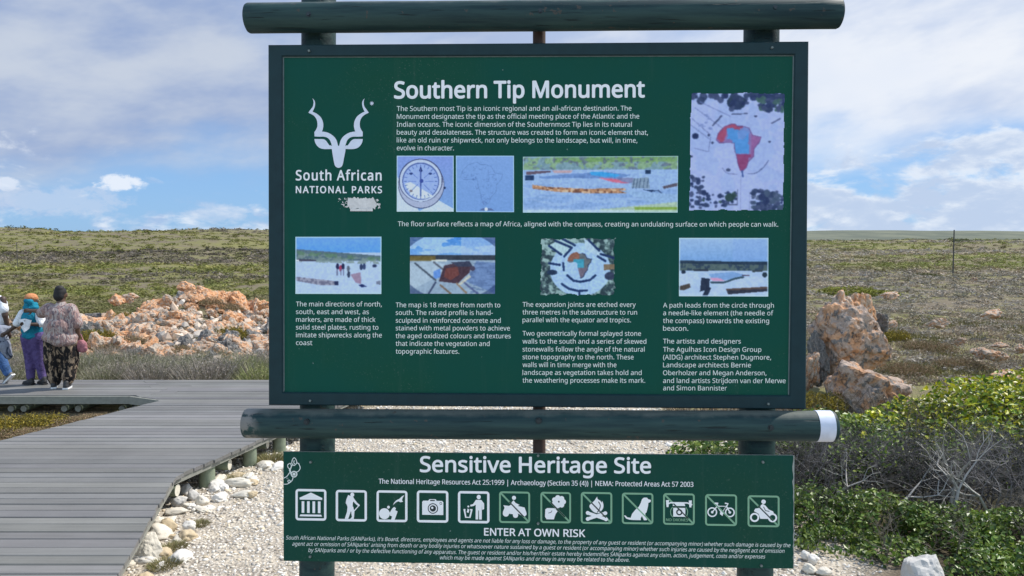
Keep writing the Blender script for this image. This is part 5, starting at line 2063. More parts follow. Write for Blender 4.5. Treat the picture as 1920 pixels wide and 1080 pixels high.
# 3. low dark green bush in front
low = empty('low_green_bush', (3.6, 6.3, 0.0))
tag(low, 'low dark green glossy bush beside the lower right corner of the sign', 'bush')
lob = [(2.65, 6.5, .04, .42, .35, .32), (3.1, 6.35, .04, .45, .35, .30), (3.6, 6.1, .02, .5, .4, .29), (4.2, 6.0, .02, .5, .4, .28), (4.8, 5.9, .02, .5, .4, .30), (2.6, 6.0, .0, .3, .25, .16),
       (3.05, 5.85, .0, .38, .3, .18), (3.5, 5.6, .0, .4, .3, .16), (4.1, 5.5, .0, .5, .35, .18), (2.55, 6.9, .02, .3, .25, .22)]
P, N = mound_points(16000, lob, 0.5)
P, N = drop_under(P, N)
clump = np.array([noise.noise(Vector((p[0] * 3.2, p[1] * 3.2, p[2] * 3.2 + 9))) for p in P])
k = clump > -0.38
P, N, clump = P[k], N[k], clump[k]
tn = pick(DEEP, len(P)) * (1 + 0.5 * clump[:, None])
V, Fc, T = leaves(P, N * 0.6 + np.array([0, 0, .6]), 0.046, tn, 0.75, 0.62)
link_mesh('foliage', np_mesh('foliage', V, Fc, np.clip(T, 0.008, 1)), M_LEAF, low)
tw = Twigs()
for _ in range(44):
    x, y = rnd.uniform(2.5, 4.8), rnd.uniform(5.6, 6.5)
    tw.grow(Vector((x, y, 0)), Vector((rnd.gauss(0, .5), rnd.gauss(-.1, .4), .8)), .15, .009, 3, (0.17, 0.15, 0.12))
tw.build('branches', low)


# 4. fine grey green shrubs along the far edge of the boardwalk
def blades(n, rad, h, pal, lean=0.5, w=0.006, p=None):
    """a tuft: thin upright blades fanning from the base"""
    a = rng.uniform(0, 2 * np.pi, n)
    r = rad * np.sqrt(rng.random(n))
    base = np.stack([r * np.cos(a), r * np.sin(a), np.zeros(n)], 1) * 0.75
    hh = h * rng.uniform(0.45, 1.05, n) * (1 - 0.45 * (r / rad) ** 2)
    out = np.stack([np.cos(a), np.sin(a), np.zeros(n)], 1) * (lean * hh * (0.3 + r / rad))[:, None]
    tip = base + out + rng.normal(0, 0.12, (n, 3)) * hh[:, None] * np.array([1, 1, .3])
    tip[:, 2] = hh
    b2 = rng.uniform(0.0, .55, n)[:, None]
    base = base + (tip - base) * b2 * 0.9
    side = rng.normal(0, 1, (n, 3)) * np.array([1, 1, .2])
    side /= np.linalg.norm(side, axis=1, keepdims=True)
    ww = (w * rng.uniform(.6, 1.6, n))[:, None]
    V = np.stack([base - side * ww, base + side * ww, tip], 1).reshape(-1, 3)
    Fc = np.arange(n * 3).reshape(-1, 3)
    return V, Fc, np.repeat(pick(pal, n, p, 0.25), 3, 0)


def twiggy(pal, rad, h, n=2300, size=0.036, name='dry_shrub', asp=0.32, nb=900):
    """a low twiggy heap: tiny leaves on an uneven mound plus thin stems sticking out"""
    lob = [(0, 0, 0, rad * .8, rad * .7, h * .85)] + [(rad * .62 * math.cos(a), rad * .5 * math.sin(a), 0, rad * rnd.uniform(.35, .55), rad * rnd.uniform(.35, .5), h * rnd.uniform(.5, .95)) for a in (0.3, 1.6, 2.9, 4.1, 5.3)]
    P, N = mound_points(n, lob, .5)
    k = P[:, 2] > 0
    V1, F1, T1 = leaves(P[k], N[k], size, pick(pal, int(k.sum()), None, .3), .9, asp)
    V2, F2, T2 = blades(nb, rad * .95, h * 1.1, pal, .7, .0035)
    return np_mesh(name, np.concatenate([V1, V2]), np.concatenate([F1, F2 + len(V1)]), np.concatenate([T1, T2]))


G_S = 'dry shrubs along the far edge of the boardwalk'
GREYG = [(0.24, 0.235, 0.15), (0.33, 0.30, 0.23), (0.15, 0.15, 0.09), (0.21, 0.23, 0.11), (0.40, 0.37, 0.30)]
protos = []
for k in range(4):
    pal = GREYG if k < 2 else [(0.33, 0.285, 0.25), (0.25, 0.22, 0.19), (0.42, 0.37, 0.33), (0.17, 0.16, 0.11)] if k == 2 else [(0.23, 0.26, 0.09), (0.17, 0.20, 0.07), (0.29, 0.29, 0.13), (0.34, 0.31, 0.21)]
    protos.append(twiggy(pal, 0.42, 0.46))
SHR = [(8, 1, .9, 'low shrub behind the walker cut by the left border'), (96, 3, .8, 'low greenish shrub between the two women, behind the boardwalk'), (150, 0, 1.05, 'pale feathery shrub right behind the walkers'), (182, 1, .9, 'low grey green shrub second from the walkers'), (214, 2, 1.05, 'brownish grey shrub behind the boardwalk under the grey boulders'),
       (246, 0, 1.15, 'rounded grey green shrub in the middle of the row behind the boardwalk'), (282, 2, 1.1, 'dense twiggy brown shrub right of the rounded grey green one'), (316, 1, 1.05, 'grey shrub with pale tips midway between walkers and sign'),
       (348, 0, 1.1, 'grey green shrub below the dark hollow in the rocks'), (382, 2, 1.25, 'wide mauve grey twiggy shrub, third from the sign'), (416, 2, 1.2, 'tall mauve grey twiggy shrub, second from the sign'),
       (452, 3, 1.05, 'greener yellowish shrub beside the sign frame'), (488, 3, 1.05, 'green shrub half hidden by the sign frame')]
for i, (px, k, s, lb) in enumerate(SHR):
    y = 13.3 + 0.5 * (i % 3)
    x = (px - 960) / F * y
    o = put('dry_shrub', protos[k], M_SCRUB, (x, y, ground_z(x, y) - 0.02), (s * 1.15, s, s * rnd.uniform(.9, 1.15)), (0, 0, rnd.uniform(0, 6)), lb, 'shrub', G_S)
    o.material_slots[0].material = M_SCRUB
for i in range(22):
    y = 14.3 + 1.5 * rnd.random()
    px = -40 + 27 * i
    x = (px - 960) / F * y
    put('dry_shrub', protos[rnd.choice((0, 1, 2, 2))], M_SCRUB, (x, y, ground_z(x, y) - 0.05), rnd.uniform(.7, 1.05), (0, 0, rnd.uniform(0, 6)),
        'small dry shrub in the second row, between the front shrubs and the rocks', 'shrub', 'small dry shrubs in the second row before the rocks')

# 5. shrubs in the notch between the two arms of the boardwalk
YEL = [(0.27, 0.20, 0.025), (0.20, 0.17, 0.03), (0.32, 0.25, 0.05), (0.14, 0.12, 0.04)]
BRN = [(0.30, 0.21, 0.13), (0.22, 0.16, 0.09), (0.38, 0.28, 0.18), (0.19, 0.17, 0.08)]
mY = twiggy(YEL, .36, .17, 2600, .030, 'low_shrub', .5, 500)
mB = twiggy(BRN, .40, .12, 2600, .030, 'low_shrub', .4, 700)
mG = np_mesh('grass_tuft', *blades(900, .22, .20, [(0.25, 0.22, 0.10), (0.16, 0.17, 0.06), (0.32, 0.28, 0.16)], .6, .004))
G_N = 'low shrubs in the notch of the boardwalk'
for (px, py, me, s, lb) in ((30, 806, mY, 1.25, 'yellow flowering low shrub in the boardwalk notch, at the left border'), (78, 800, mY, 1.1, 'yellow green low shrub right of the yellowest one in the notch'),
                            (120, 800, mB, 1.05, 'reddish brown low shrub in the boardwalk notch'), (165, 792, mB, 1.0, 'brown low shrub in the middle of the notch'),
                            (10, 818, mB, 1.0, 'brown low plant in front of the yellow shrub'), (60, 818, mB, .9, 'dry brown plant in front of the yellow green shrub'),
                            (205, 786, mB, .85, 'small brown shrub where the notch narrows'), (240, 776, mY, .6, 'small yellow green tuft near the notch tip'), (272, 766, mY, .55, 'smallest yellow green tuft at the very tip of the notch'),
                            (-40, 808, mY, 1.1, 'yellow shrub outside the left border')):
    c = on_z(px, py, 0)
    put('low_shrub', me, M_SCRUB, (c.x, c.y, 0), s, (0, 0, rnd.uniform(0, 6)), lb, 'shrub', G_N)
for i in range(14):
    y = 16.2 + 7.5 * rnd.random()
    px = rnd.uniform(130, 505)
    x = (px - 960) / F * y
    k = rnd.random() < .55
    put('low_shrub', mB if k else mY, M_SCRUB, (x, y, ground_z(x, y) + .02), (rnd.uniform(1.0, 1.7), rnd.uniform(.9, 1.3), rnd.uniform(1.6, 2.6)), (0, 0, rnd.uniform(0, 6)),
        'brown low shrub growing between the rocks of the outcrop' if k else 'yellow green low shrub growing between the rocks of the outcrop', 'shrub', 'brown shrubs between the outcrop rocks' if k else 'yellow green shrubs between the outcrop rocks')
for (px, py, s, k, lb) in ((1530, 772, 1.5, 1, 'yellow green low shrub at the foot of the boulder right of the sign'), (1700, 700, 1.6, 0, 'brown low shrub right of the broad pinkish boulder'), (1672, 640, 1.5, 1, 'olive shrub right of the tall leaning rock'),
                           (1740, 655, 1.8, 0, 'dry brown shrub in the grass right of the leaning rocks'), (1800, 690, 1.6, 0, 'brown shrub just behind the bright leafy bush'), (1545, 712, 1.2, 1, 'green shrub between sign frame and the tall leaning rock')):
    c = on_z(px, py, 0.0)
    put('low_shrub', mY if k else mB, M_SCRUB, (c.x, c.y, ground_z(c.x, c.y)), (s, s, s * 1.3), (0, 0, rnd.uniform(0, 6)), lb, 'shrub', 'low shrubs around the rocks right of the sign')
G_T = 'grass tufts beside the boardwalk poles'
for (px, py, s, lb) in ((506, 866, .9, 'dry green grass tuft at the left edge of the lower sign board'), (443, 903, .7, 'brown grass tuft between the first two boardwalk poles'), (310, 1062, .55, 'withered brown tuft right of the largest pale boulder'),
                        (325, 1030, .5, 'small brown tuft behind the largest pale boulder'), (375, 985, .4, 'tiny dry tuft right of the white egg shaped stone'), (1540, 760, 1.3, 'grey green grass tuft under the right edge of the sign')):
    c = on_z(px, py, 0)
    put('grass_tuft', mG, M_SCRUB, (c.x, c.y, 0), (s * 1.2, s, s * .7), (0, 0, rnd.uniform(0, 6)), lb, 'grass tuft', G_T)

# 6. the fynbos that covers the plain and the slopes: nobody could count it
def scrub_cover(n):
    PV, PT = [], []
    i = 0
    while i < n:
        y = 13.0 * (430 / 13.0) ** (rnd.random() ** 0.85)
        u = rnd.uniform(-1.3, 1.3)
        if (-0.30 < u < 0.36 or abs(u) > 0.8) and rnd.random() < 0.45:
            continue
        x = u * y
        if pebble_mask(x, y) > 0.2 and y < 13:
            continue
        if y < 15 and u < 0:
            continue
        p1 = 1.5 * noise.fractal(Vector((x * 0.012, y * 0.016, 1.0)), 1.0, 2.0, 3) + 0.25 * noise.noise(Vector((x * .1, y * .25, 4)))
        if u < 0:                                     # broad belts across the slope
            yw = y * (1 + 0.16 * noise.noise(Vector((x * .012, 3.3, y * .004))))
            p1 = 0.55 * p1 + (0.34 if 57 < yw < 72 or 36 < yw < 44 else 0.24 if yw > 150 else -0.36 if 76 < yw < 128 else -0.22 if 45 < yw < 56 else 0.0)
        near = sstep(60, 14, y)
        if rnd.random() < near * 0.35 and p1 < 0.1:
            i += 1
            continue
        if u < 0:
            if p1 > 0.22:
                c = rnd.choice([(0.165, 0.17, 0.045), (0.14, 0.15, 0.045), (0.19, 0.18, 0.06)])
            elif p1 > -0.02:
                c = rnd.choice([(0.125, 0.125, 0.045), (0.16, 0.145, 0.06), (0.10, 0.105, 0.035), (0.18, 0.155, 0.085)])
            else:
                c = rnd.choice([(0.17, 0.145, 0.12), (0.12, 0.105, 0.075), (0.10, 0.10, 0.04), (0.20, 0.17, 0.13)])
        else:
            if p1 > 0.34:
                c = rnd.choice([(0.165, 0.175, 0.05), (0.15, 0.15, 0.055)])
            elif p1 > -0.02:
                c = rnd.choice([(0.14, 0.13, 0.06), (0.17, 0.145, 0.085), (0.115, 0.11, 0.05), (0.20, 0.16, 0.10)])
            else:
                c = rnd.choice([(0.22, 0.195, 0.165), (0.18, 0.16, 0.135), (0.26, 0.21, 0.155), (0.15, 0.135, 0.095)])
        s = (0.10 + 0.16 * rnd.random()) * (1 + 0.030 * (y - 13)) if y < 60 else (0.32 + 0.42 * rnd.random()) * (1 + 0.0045 * (y - 60))
        if -0.66 < u < -0.2 and 15 < y < 25.5 and rnd.random() < 0.72:
            i += 1
            continue
        s *= rnd.choice((.6, .8, 1, 1.25))
        h = s * rnd.uniform(.32, .6)
        k_ = (1.55 if u > 0 else 1.12) + 0.35 * noise.noise(Vector((x * .01 + 3, y * .035, 7)))
        c = tuple(v * k_ for v in c)
        PV.append((x, y, ground_z(x, y) - h * .1, s, h))
        PT.append(c)
        i += 1
    for k in range(380):                              # taller bushes along the skyline
        y = rnd.uniform(330, 415)
        u = rnd.uniform(-1.2, .1) if k % 4 else rnd.uniform(.1, 1.2)
        q = 1.6 + 2.6 * max(0.0, noise.noise(Vector((u * 16, 2.0, 5.0)))) * 1.6
        s = q * rnd.uniform(.7, 1.3)
        PV.append((u * y, y, ground_z(u * y, y) - .2, s * 1.5, s * rnd.uniform(.5, .9) * (1 if u < 0 else .5)))
        PT.append(rnd.choice([(0.105, 0.115, 0.05), (0.13, 0.135, 0.055), (0.09, 0.095, 0.045)]))
    A, T = np.array(PV), np.array(PT)
    VV, TT = [], []
    for lo, hi, m, q in ((0, 34, 110, 0.095), (34, 90, 56, 0.14), (90, 1e9, 34, 0.19)):
        k = (A[:, 1] >= lo) & (A[:, 1] < hi)
        a, t = A[k], T[k]
        n = len(a)
        d = rng.normal(0, 1, (n, m, 3))
        d[..., 2] = np.abs(d[..., 2])
        d /= np.linalg.norm(d, axis=2, keepdims=True)
        r = rng.uniform(.5, 1.08, (n, m, 1))
        scl = np.stack([a[:, 3], a[:, 3], a[:, 4]], 1)[:, None, :]
        C = a[:, None, :3] + d * r * scl
        sz = (a[:, 3] * q)[:, None, None]
        tri = C[:, :, None, :] + rng.normal(0, 1, (n, m, 3, 3)) * sz[..., None] * np.array([1, 1, .55])
        VV.append(tri.reshape(-1, 3))
        c = (t[:, None, :] * rng.uniform(.72, 1.28, (n, m, 1)))
        TT.append(np.repeat(c.reshape(-1, 3), 3, 0))
    V = np.concatenate(VV)
    me = np_mesh('fynbos_scrub', V, np.arange(len(V)).reshape(-1, 3), np.concatenate(TT))
    tag(link_mesh('fynbos_scrub', me, M_SCRUB), kind='stuff')


scrub_cover(31000)


def dry_grass(n):
    """short straw and olive ground plants in the right middle distance and among the rocks"""
    B, H, T = [], [], []
    while len(B) < n:
        if rnd.random() < 0.62:
            y = 9.8 + 20 * rnd.random() ** 1.5
            x = rnd.uniform(0.05, 0.95) * y
            if pebble_mask(x, y) > 0.3:
                continue
        else:
            y = 13.6 + 13 * rnd.random()
            x = rnd.uniform(-0.95, -0.1) * y
        q = noise.fractal(Vector((x * .35, y * .35, 2.2)), 1.0, 2.0, 3)
        if q < -0.28:
            continue
        c = [(0.16, 0.15, 0.06), (0.21, 0.18, 0.075), (0.17, 0.145, 0.07)] if q > 0.18 else [(0.33, 0.25, 0.18), (0.27, 0.205, 0.15), (0.38, 0.30, 0.21), (0.20, 0.165, 0.115)]
        B.append((x, y, ground_z(x, y)))
        H.append(0.035 + 0.10 * rnd.random() * (0.6 + max(q, -.2)))
        T.append(rnd.choice(c))
    B, H, T = np.array(B), np.array(H), np.array(T)
    tip = B + np.concatenate([rng.normal(0, .55, (n, 2)), np.ones((n, 1))], 1) * H[:, None]
    side = rng.normal(0, 1, (n, 3)) * np.array([1, 1, .2])
    side /= np.linalg.norm(side, axis=1, keepdims=True)
    w = (0.006 + 0.0007 * B[:, 1])[:, None] * rng.uniform(.6, 1.6, (n, 1))
    V = np.stack([B - side * w, B + side * w, tip], 1).reshape(-1, 3)
    me = np_mesh('dry_grass', V, np.arange(n * 3).reshape(-1, 3), np.repeat(T * rng.uniform(.75, 1.25, (n, 1)), 3, 0))
    tag(link_mesh('dry_grass', me, M_SCRUB), kind='stuff')


dry_grass(85000)

# bright green cushion patches on the right plain
mP = None
G_C = 'yellow green cushion plants on the plain'
for (px, py, w, lb, y) in ((1592, 528, 62, 'broad bright yellow green cushion plant on the right plain', 40), (1648, 531, 42, 'narrower yellow green cushion right of the broad one', 38.5),
                           (1735, 507, 30, 'dull green mound left of the utility pole foot', 58), (960, 520, 40, 'green cushion hidden behind the sign', 44)):
    if 'hidden' in lb:
        continue
    x = (px - 960) / F * y
    hw = w * y / F
    col = [(0.20, 0.21, 0.03), (0.25, 0.25, 0.04), (0.16, 0.175, 0.03)] if 'yellow' in lb else [(0.12, 0.125, 0.05), (0.15, 0.14, 0.06)]
    nL = 2200
    P, N = mound_points(nL, [(0, 0, 0, hw, hw * .6, hw * .20 + .12), (-hw * .5, .1, 0, hw * .5, hw * .4, hw * .16 + .1), (hw * .5, -.1, 0, hw * .55, hw * .4, hw * .15 + .1)], .3)
    k = P[:, 2] > 0
    V, Fc, T = leaves(P[k], N[k] + np.array([0, 0, 1.0]), 0.13, pick(col, int(k.sum())), .6, .6)
    put('cushion_plant', np_mesh('cushion_plant', V, Fc, T), M_SCRUB, (x, y, ground_z(x, y) - .03), 1.0, (0, 0, 0), lb, 'plant', G_C)

# ---------------------------------------------------------------- the two thin utility poles far off
def utility_pole(px, py_foot, py_top, y, w, label, arms):
    x = (px - 960) / F * y
    zf = ground_z(x, y)
    zt = on_y(px, py_top, y).z
    root = empty('utility_pole', (x, y, zf))
    tag(root, label, 'pole')
    mb = MB()
    r = w * y / F / 2
    mb.tube((x, y, zf - .3), (x, y, zt), r, r * .8, 10)
    mb.build('shaft', plain('pole_wood', (0.075, 0.07, 0.065), 0.9), root)
    if arms:
        mb = MB()
        mb.tube((x - r * 6, y, zt - r * 2.5), (x + r * 6, y, zt - r * 2.5), r * .5, n=8)
        mb.build('crossarm', plain('arm_wood', (0.08, 0.075, 0.07), 0.9), root)


utility_pole(1787, 504, 431, 62, 2.6, 'thin dark utility pole standing on the plain right of the sign', False)
utility_pole(33, 512, 455, 70, 1.5, 'thin grey utility pole on the green slope above the walkers', False)
#PART4

# ---------------------------------------------------------------- the three walkers on the far arm of the boardwalk
def cloth(name, base, second=None, third=None, scale=12, rough=0.85, lo=0.5, stretch=(1, 1, 1)):
    m, t, b = new_mat(name)
    co = t.node('ShaderNodeVectorMath', operation='MULTIPLY')
    t.l.new(objco(t), co.inputs[0])
    co.inputs[1].default_value = stretch
    co = co.outputs[0]
    n = t.noise(co, scale, 3, 0.6, 0.8)
    n2 = t.noise(co, scale * 1.7, 3, 0.6, 0.5)
    f = t.math('MULTIPLY_ADD', t.noise(co, 6, 4), 0.4, 0.8)
    c = base
    if second:
        c = t.mix(t.smooth(n, lo, lo + 0.07), c, second)
    if third:
        c = t.mix(t.smooth(n2, lo + 0.06, lo + 0.12), c, third)
    c = t.mix(1.0, c, t.xyz(f, f, f), 'MULTIPLY')
    t.set(b.inputs['Base Color'], c)
    b.inputs['Roughness'].default_value = rough
    b.inputs['Specular IOR Level'].default_value = 0.2
    bump(t, b, t.noise(co, 7, 4, 0.6, 1.2), 0.9, 0.05)
    return m


def blob(name, prims, parent, mat, voxel=0.014, it=5):
    """one continuous skin around tapering limbs and ellipsoids"""
    mb = MB()
    for q in prims:
        if q[0] == 'e':
            _, c, r = q[:3]
            M = Matrix.Rotation(q[3], 3, q[4] if len(q) > 4 else 'Z') if len(q) > 3 else None
            mb.ball(c, 1.0, 14, 0, r, M)
        else:
            a, ra, b, rb = q
            mb.tube(a, b, ra, rb, 12)
            mb.ball(a, ra, 12)
            mb.ball(b, rb, 12)
    me = bpy.data.meshes.new('tmp')
    me.from_pydata(mb.v, [], mb.f)
    o = bpy.data.objects.new('tmp', me)
    COL.objects.link(o)
    rm = o.modifiers.new('r', 'REMESH')
    rm.mode = 'VOXEL'
    rm.voxel_size = voxel
    sm = o.modifiers.new('s', 'SMOOTH')
    sm.iterations = it
    sm.factor = 0.5
    dg = bpy.context.evaluated_depsgraph_get()
    out = bpy.data.meshes.new_from_object(o.evaluated_get(dg))
    out.name = name
    bpy.data.objects.remove(o)
    bpy.data.meshes.remove(me)
    out.polygons.foreach_set('use_smooth', [True] * len(out.polygons))
    ob = bpy.data.objects.new(name, out)
    out.materials.clear()
    out.materials.append(mat)
    COL.objects.link(ob)
    ob.parent = parent
    return ob


def hand(w, d, curl, side):
    """palm, four unequal bent fingers and a thumb leaving the side of the palm; w wrist, d direction"""
    w, d = Vector(w), Vector(d).normalized()
    s = d.cross(Vector((0, 1, 0.2))).normalized() * side
    n = d.cross(s).normalized() * side
    out = [(tuple(w), 0.026, tuple(w + d * 0.075), 0.030)]
    for k, L in enumerate((0.070, 0.080, 0.074, 0.058)):
        b = w + d * 0.082 + s * (0.027 - 0.018 * k)
        m_ = b + (d * (1 - curl * .4) + n * curl * .5) * L * 0.5
        e = m_ + (d * (1 - curl) + n * curl) * L * 0.5
        out += [(tuple(b), 0.010, tuple(m_), 0.0092), (tuple(m_), 0.0092, tuple(e), 0.0078)]
    b = w + d * 0.028 + s * 0.026
    m_ = b + (d * 0.6 + s * 0.7 + n * .2).normalized() * 0.036
    out += [(tuple(b), 0.012, tuple(m_), 0.0105), (tuple(m_), 0.0105, tuple(m_ + (d + s * .25 + n * curl * .5).normalized() * 0.03), 0.0085)]
    return out


def head_prims(c, yaw, s=1.0):
    """skull, jaw, nose, ears, lips; the face looks along +Y turned by yaw"""
    M = Matrix.Rotation(yaw, 3, 'Z')
    P = lambda x, y, z: tuple(Vector(c) + M @ (Vector((x, y, z)) * s))
    R = lambda *r: tuple(v * s for v in r)
    return [('e', P(0, -.005, .015), R(.076, .094, .100), yaw), ('e', P(0, .030, -.055), R(.056, .062, .062), yaw),
            (P(0, .088, .012), .008 * s, P(0, .105, -.022), .015 * s), ('e', P(.076, -.005, -.005), R(.010, .022, .034), yaw), ('e', P(-.076, -.005, -.005), R(.010, .022, .034), yaw),
            (P(-.022, .088, -.058), .008 * s, P(.022, .088, -.058), .008 * s), (P(-.034, .084, .034), .008 * s, P(.034, .084, .034), .008 * s)], P


def eyes(P, parent, s=1.0):
    for sx in (-1, 1):
        mb = MB()
        mb.ball(P(sx * .031, .078, .014), .0125 * s, 10, 0)
        mb.ball(P(sx * .031, .0885, .014), .0055 * s, 8, 1)
        o = mb.build('eye', [M_EYE, M_PUPIL])
        o.parent = parent


M_EYE = plain('eye_white', (0.6, 0.58, 0.55), 0.3)
M_PUPIL = plain('eye_dark', (0.02, 0.015, 0.01), 0.3)
M_SKIN = plain('brown_skin', (0.105, 0.055, 0.034), 0.5, var=0.1)
M_SKIN2 = plain('dark_skin', (0.06, 0.034, 0.024), 0.5, var=0.1)
M_HAIR = plain('black_hair', (0.008, 0.007, 0.008), 0.7, var=0.3, scale=60, bumps=0.6)
M_PINKTOP = cloth('pink_print', (0.33, 0.215, 0.195), (0.40, 0.34, 0.32), (0.15, 0.11, 0.12), 17, lo=.47, stretch=(1.2, 1.2, .45))
M_CAMO = cloth('black_beige_print', (0.012, 0.011, 0.012), (0.30, 0.22, 0.15), (0.10, 0.07, 0.05), 13, lo=.52, stretch=(1.2, 1.2, .6))
M_TEAL = cloth('teal_cloth', (0.012, 0.20, 0.30), (0.008, 0.14, 0.22), None, 8)
M_PURPLE = cloth('purple_cloth', (0.105, 0.075, 0.20), (0.075, 0.052, 0.15), None, 9)
M_WHITEC = cloth('white_cotton', (0.74, 0.76, 0.80))
M_JEANS = cloth('blue_denim', (0.06, 0.13, 0.30), (0.04, 0.09, 0.2), None, 10)
M_GREYC = cloth('grey_jacket', (0.24, 0.26, 0.32), (0.035, 0.05, 0.08), None, 5, lo=.5)
M_CAP = cloth('orange_cloth', (0.55, 0.24, 0.11))
M_SHOE = plain('black_shoe', (0.015, 0.015, 0.017), 0.6)
M_SOLE = plain('white_sole', (0.7, 0.7, 0.7), 0.6)
M_SHOEG = plain('grey_shoe', (0.15, 0.14, 0.13), 0.7)
M_PINKB = cloth('pink_bag', (0.38, 0.16, 0.18), (0.28, 0.11, 0.13), None, 10)


def shoe(parent, a, yaw, mat, sole, pitch=0.0, s=1.0):
    M = Matrix.Rotation(yaw, 3, 'Z') @ Matrix.Rotation(pitch, 3, 'X')
    P = lambda x, y, z: tuple(Vector(a) + M @ (Vector((x, y, z)) * s))
    o = blob('shoe', [(P(0, -.05, .045), .042 * s, P(0, .06, .038), .038 * s), (P(0, .06, .036), .038 * s, P(.004, .14, .026), .028 * s), (P(0, -.045, .05), .04 * s, P(0, -.03, .10), .042 * s)], parent, mat, 0.010, 3)
    mb = MB()
    ol = [(-.038, -.085), (.038, -.085), (.042, 0), (.046, .08), (.032, .15), (0, .172), (-.030, .15), (-.042, .08), (-.040, 0)]
    n = len(ol)
    vs = [P(x, y, 0.002) for x, y in ol] + [P(x, y, 0.026) for x, y in ol]
    mb.add(vs, [tuple(range(n))[::-1], tuple(range(n, 2 * n))] + [(i, (i + 1) % n, n + (i + 1) % n, n + i) for i in range(n)])
    so_ = mb.build('sole', sole)
    so_.parent = o
    return o


def person(px, py, label):
    c = DP(px, py)
    p = empty('person', (c.x, c.y, DZ + 0.003))
    return tag(p, label, 'person', 'people walking on the boardwalk')


# the woman in the pink top, seen from behind
A = person(113, 728, 'woman with black hair in pink patterned top and black print trousers, seen from behind')
hp, HP = head_prims((.05, .02, 1.455), 0.35, 0.98)
blob('body', hp + [((.05, .0, 1.40), .055, (.045, -.01, 1.27), .065), ('e', (.03, 0, 1.14), (.20, .13, .17)), ('e', (.03, 0, .92), (.20, .15, .2)), ('e', (.03, 0, .76), (.20, .15, .14)),
                   ((-.15, 0, 1.255), .058, (-.30, .09, 1.185), .045), ((-.30, .09, 1.185), .042, (-.455, .10, 1.20), .029),
                   ((.21, 0, 1.24), .058, (.285, -.01, 1.00), .045), ((.285, -.01, 1.0), .042, (.27, .06, .80), .029),
                   ((-.07, 0, .72), .10, (-.09, .0, .42), .07), ((-.09, 0, .42), .066, (-.09, .01, .07), .042), ((.13, 0, .72), .10, (.14, .03, .42), .07), ((.14, .03, .42), .066, (.135, -.03, .08), .042)]
     + hand((-.455, .10, 1.20), (-1, .1, .02), .45, 1) + hand((.27, .06, .80), (-.1, .15, -1), .7, -1), A, M_SKIN, 0.0085, 3)
eyes(HP, A, .98)
blob('hair', [('e', (.045, -.005, 1.495), (.088, .100, .092)), ('e', (.04, -.045, 1.44), (.082, .062, .085)), ('e', (.05, -.03, 1.555), (.066, .07, .05))], A, M_HAIR, 0.012, 9)
blob('blouse', [('e', (.03, 0, 1.15), (.225, .165, .165)), ('e', (.03, -.01, .96), (.25, .20, .20)), ('e', (.03, -.01, .80), (.275, .215, .125)), ('e', (.10, -.05, .74), (.20, .16, .10)), ((-.13, 0, 1.235), .105, (-.305, .09, 1.165), .088), ((.19, 0, 1.225), .105, (.29, -.01, 1.02), .092), ((.05, 0, 1.25), .10, (.05, 0, 1.31), .075)], A, M_PINKTOP, 0.014, 16)
blob('trousers', [((-.06, 0, .74), .165, (-.09, .0, .44), .142), ((-.09, 0, .44), .142, (-.085, .01, .17), .105), ((-.085, .01, .17), .11, (-.085, .01, .11), .085), ((.12, 0, .74), .165, (.145, .03, .44), .135), ((.145, .03, .44), .135, (.14, -.01, .19), .10), ((.14, -.01, .19), .105, (.14, -.02, .13), .08)], A, M_CAMO, 0.014, 3)
shoe(A, (-.10, .0, 0), .5, M_SHOE, M_SOLE)
shoe(A, (.14, -.06, 0), .25, M_SHOE, M_SOLE)
bag = empty('handbag', tuple(DP(113, 728) + Vector((.31, .05, .66))))
tag(bag, 'pink cloth handbag hanging at the right hip of the woman in the pink top', 'handbag')
blob('pouch', [('e', (0, 0, 0), (.10, .055, .10)), ('e', (.02, 0, -.05), (.085, .05, .06))], bag, M_PINKB, 0.012, 3)
mb = MB()
q = [(-.06, 0, .08), (-.05, -.01, .16), (-.03, .0, .20), (.0, .01, .17), (.04, 0, .08)]
for a, b in zip(q[:-1], q[1:]):
    mb.tube(a, b, .008, n=8)
mb.build('strap', M_PINKB).parent = bag

# the woman in teal with an orange cap
B = person(63, 721, 'woman in teal tunic and purple trousers with an orange cap, holding white paper')
hp, HP = head_prims((.0, .01, 1.345), -0.5, .95)
blob('body', hp + [((.0, .0, 1.29), .05, (0, -.01, 1.17), .06), ('e', (0, 0, 1.04), (.145, .10, .16)), ('e', (.01, 0, .84), (.14, .11, .16)),
                   ((-.14, 0, 1.135), .05, (-.215, -.03, .96), .038), ((-.215, -.03, .96), .036, (-.335, -.05, .86), .026),
                   ((.14, 0, 1.135), .05, (.21, -.09, .97), .038), ((.21, -.09, .97), .036, (.10, -.20, .985), .026),
                   ((-.06, 0, .78), .09, (-.05, .02, .43), .062), ((-.05, .02, .43), .06, (-.04, -.01, .07), .038), ((.09, 0, .78), .09, (.10, .01, .43), .062), ((.10, .01, .43), .06, (.135, .02, .07), .038)]
     + hand((-.335, -.05, .86), (-.8, -.1, -.5), .5, 1) + hand((.10, -.20, .985), (-1, -.3, .1), .7, -1), B, M_SKIN2, 0.0085, 3)
eyes(HP, B, .95)
blob('cap', [('e', (0, 0, 1.395), (.094, .104, .070)), ((-.05, .03, 1.375), .03, (.05, .06, 1.375), .03)], B, M_CAP, 0.012, 3)
blob('scarf', [('e', (0, -.005, 1.285), (.10, .105, .055)), ('e', (0, -.01, 1.235), (.125, .105, .05)), ((-.02, -.07, 1.34), .05, (.03, -.07, 1.33), .05)], B, M_TEAL, 0.012, 3)
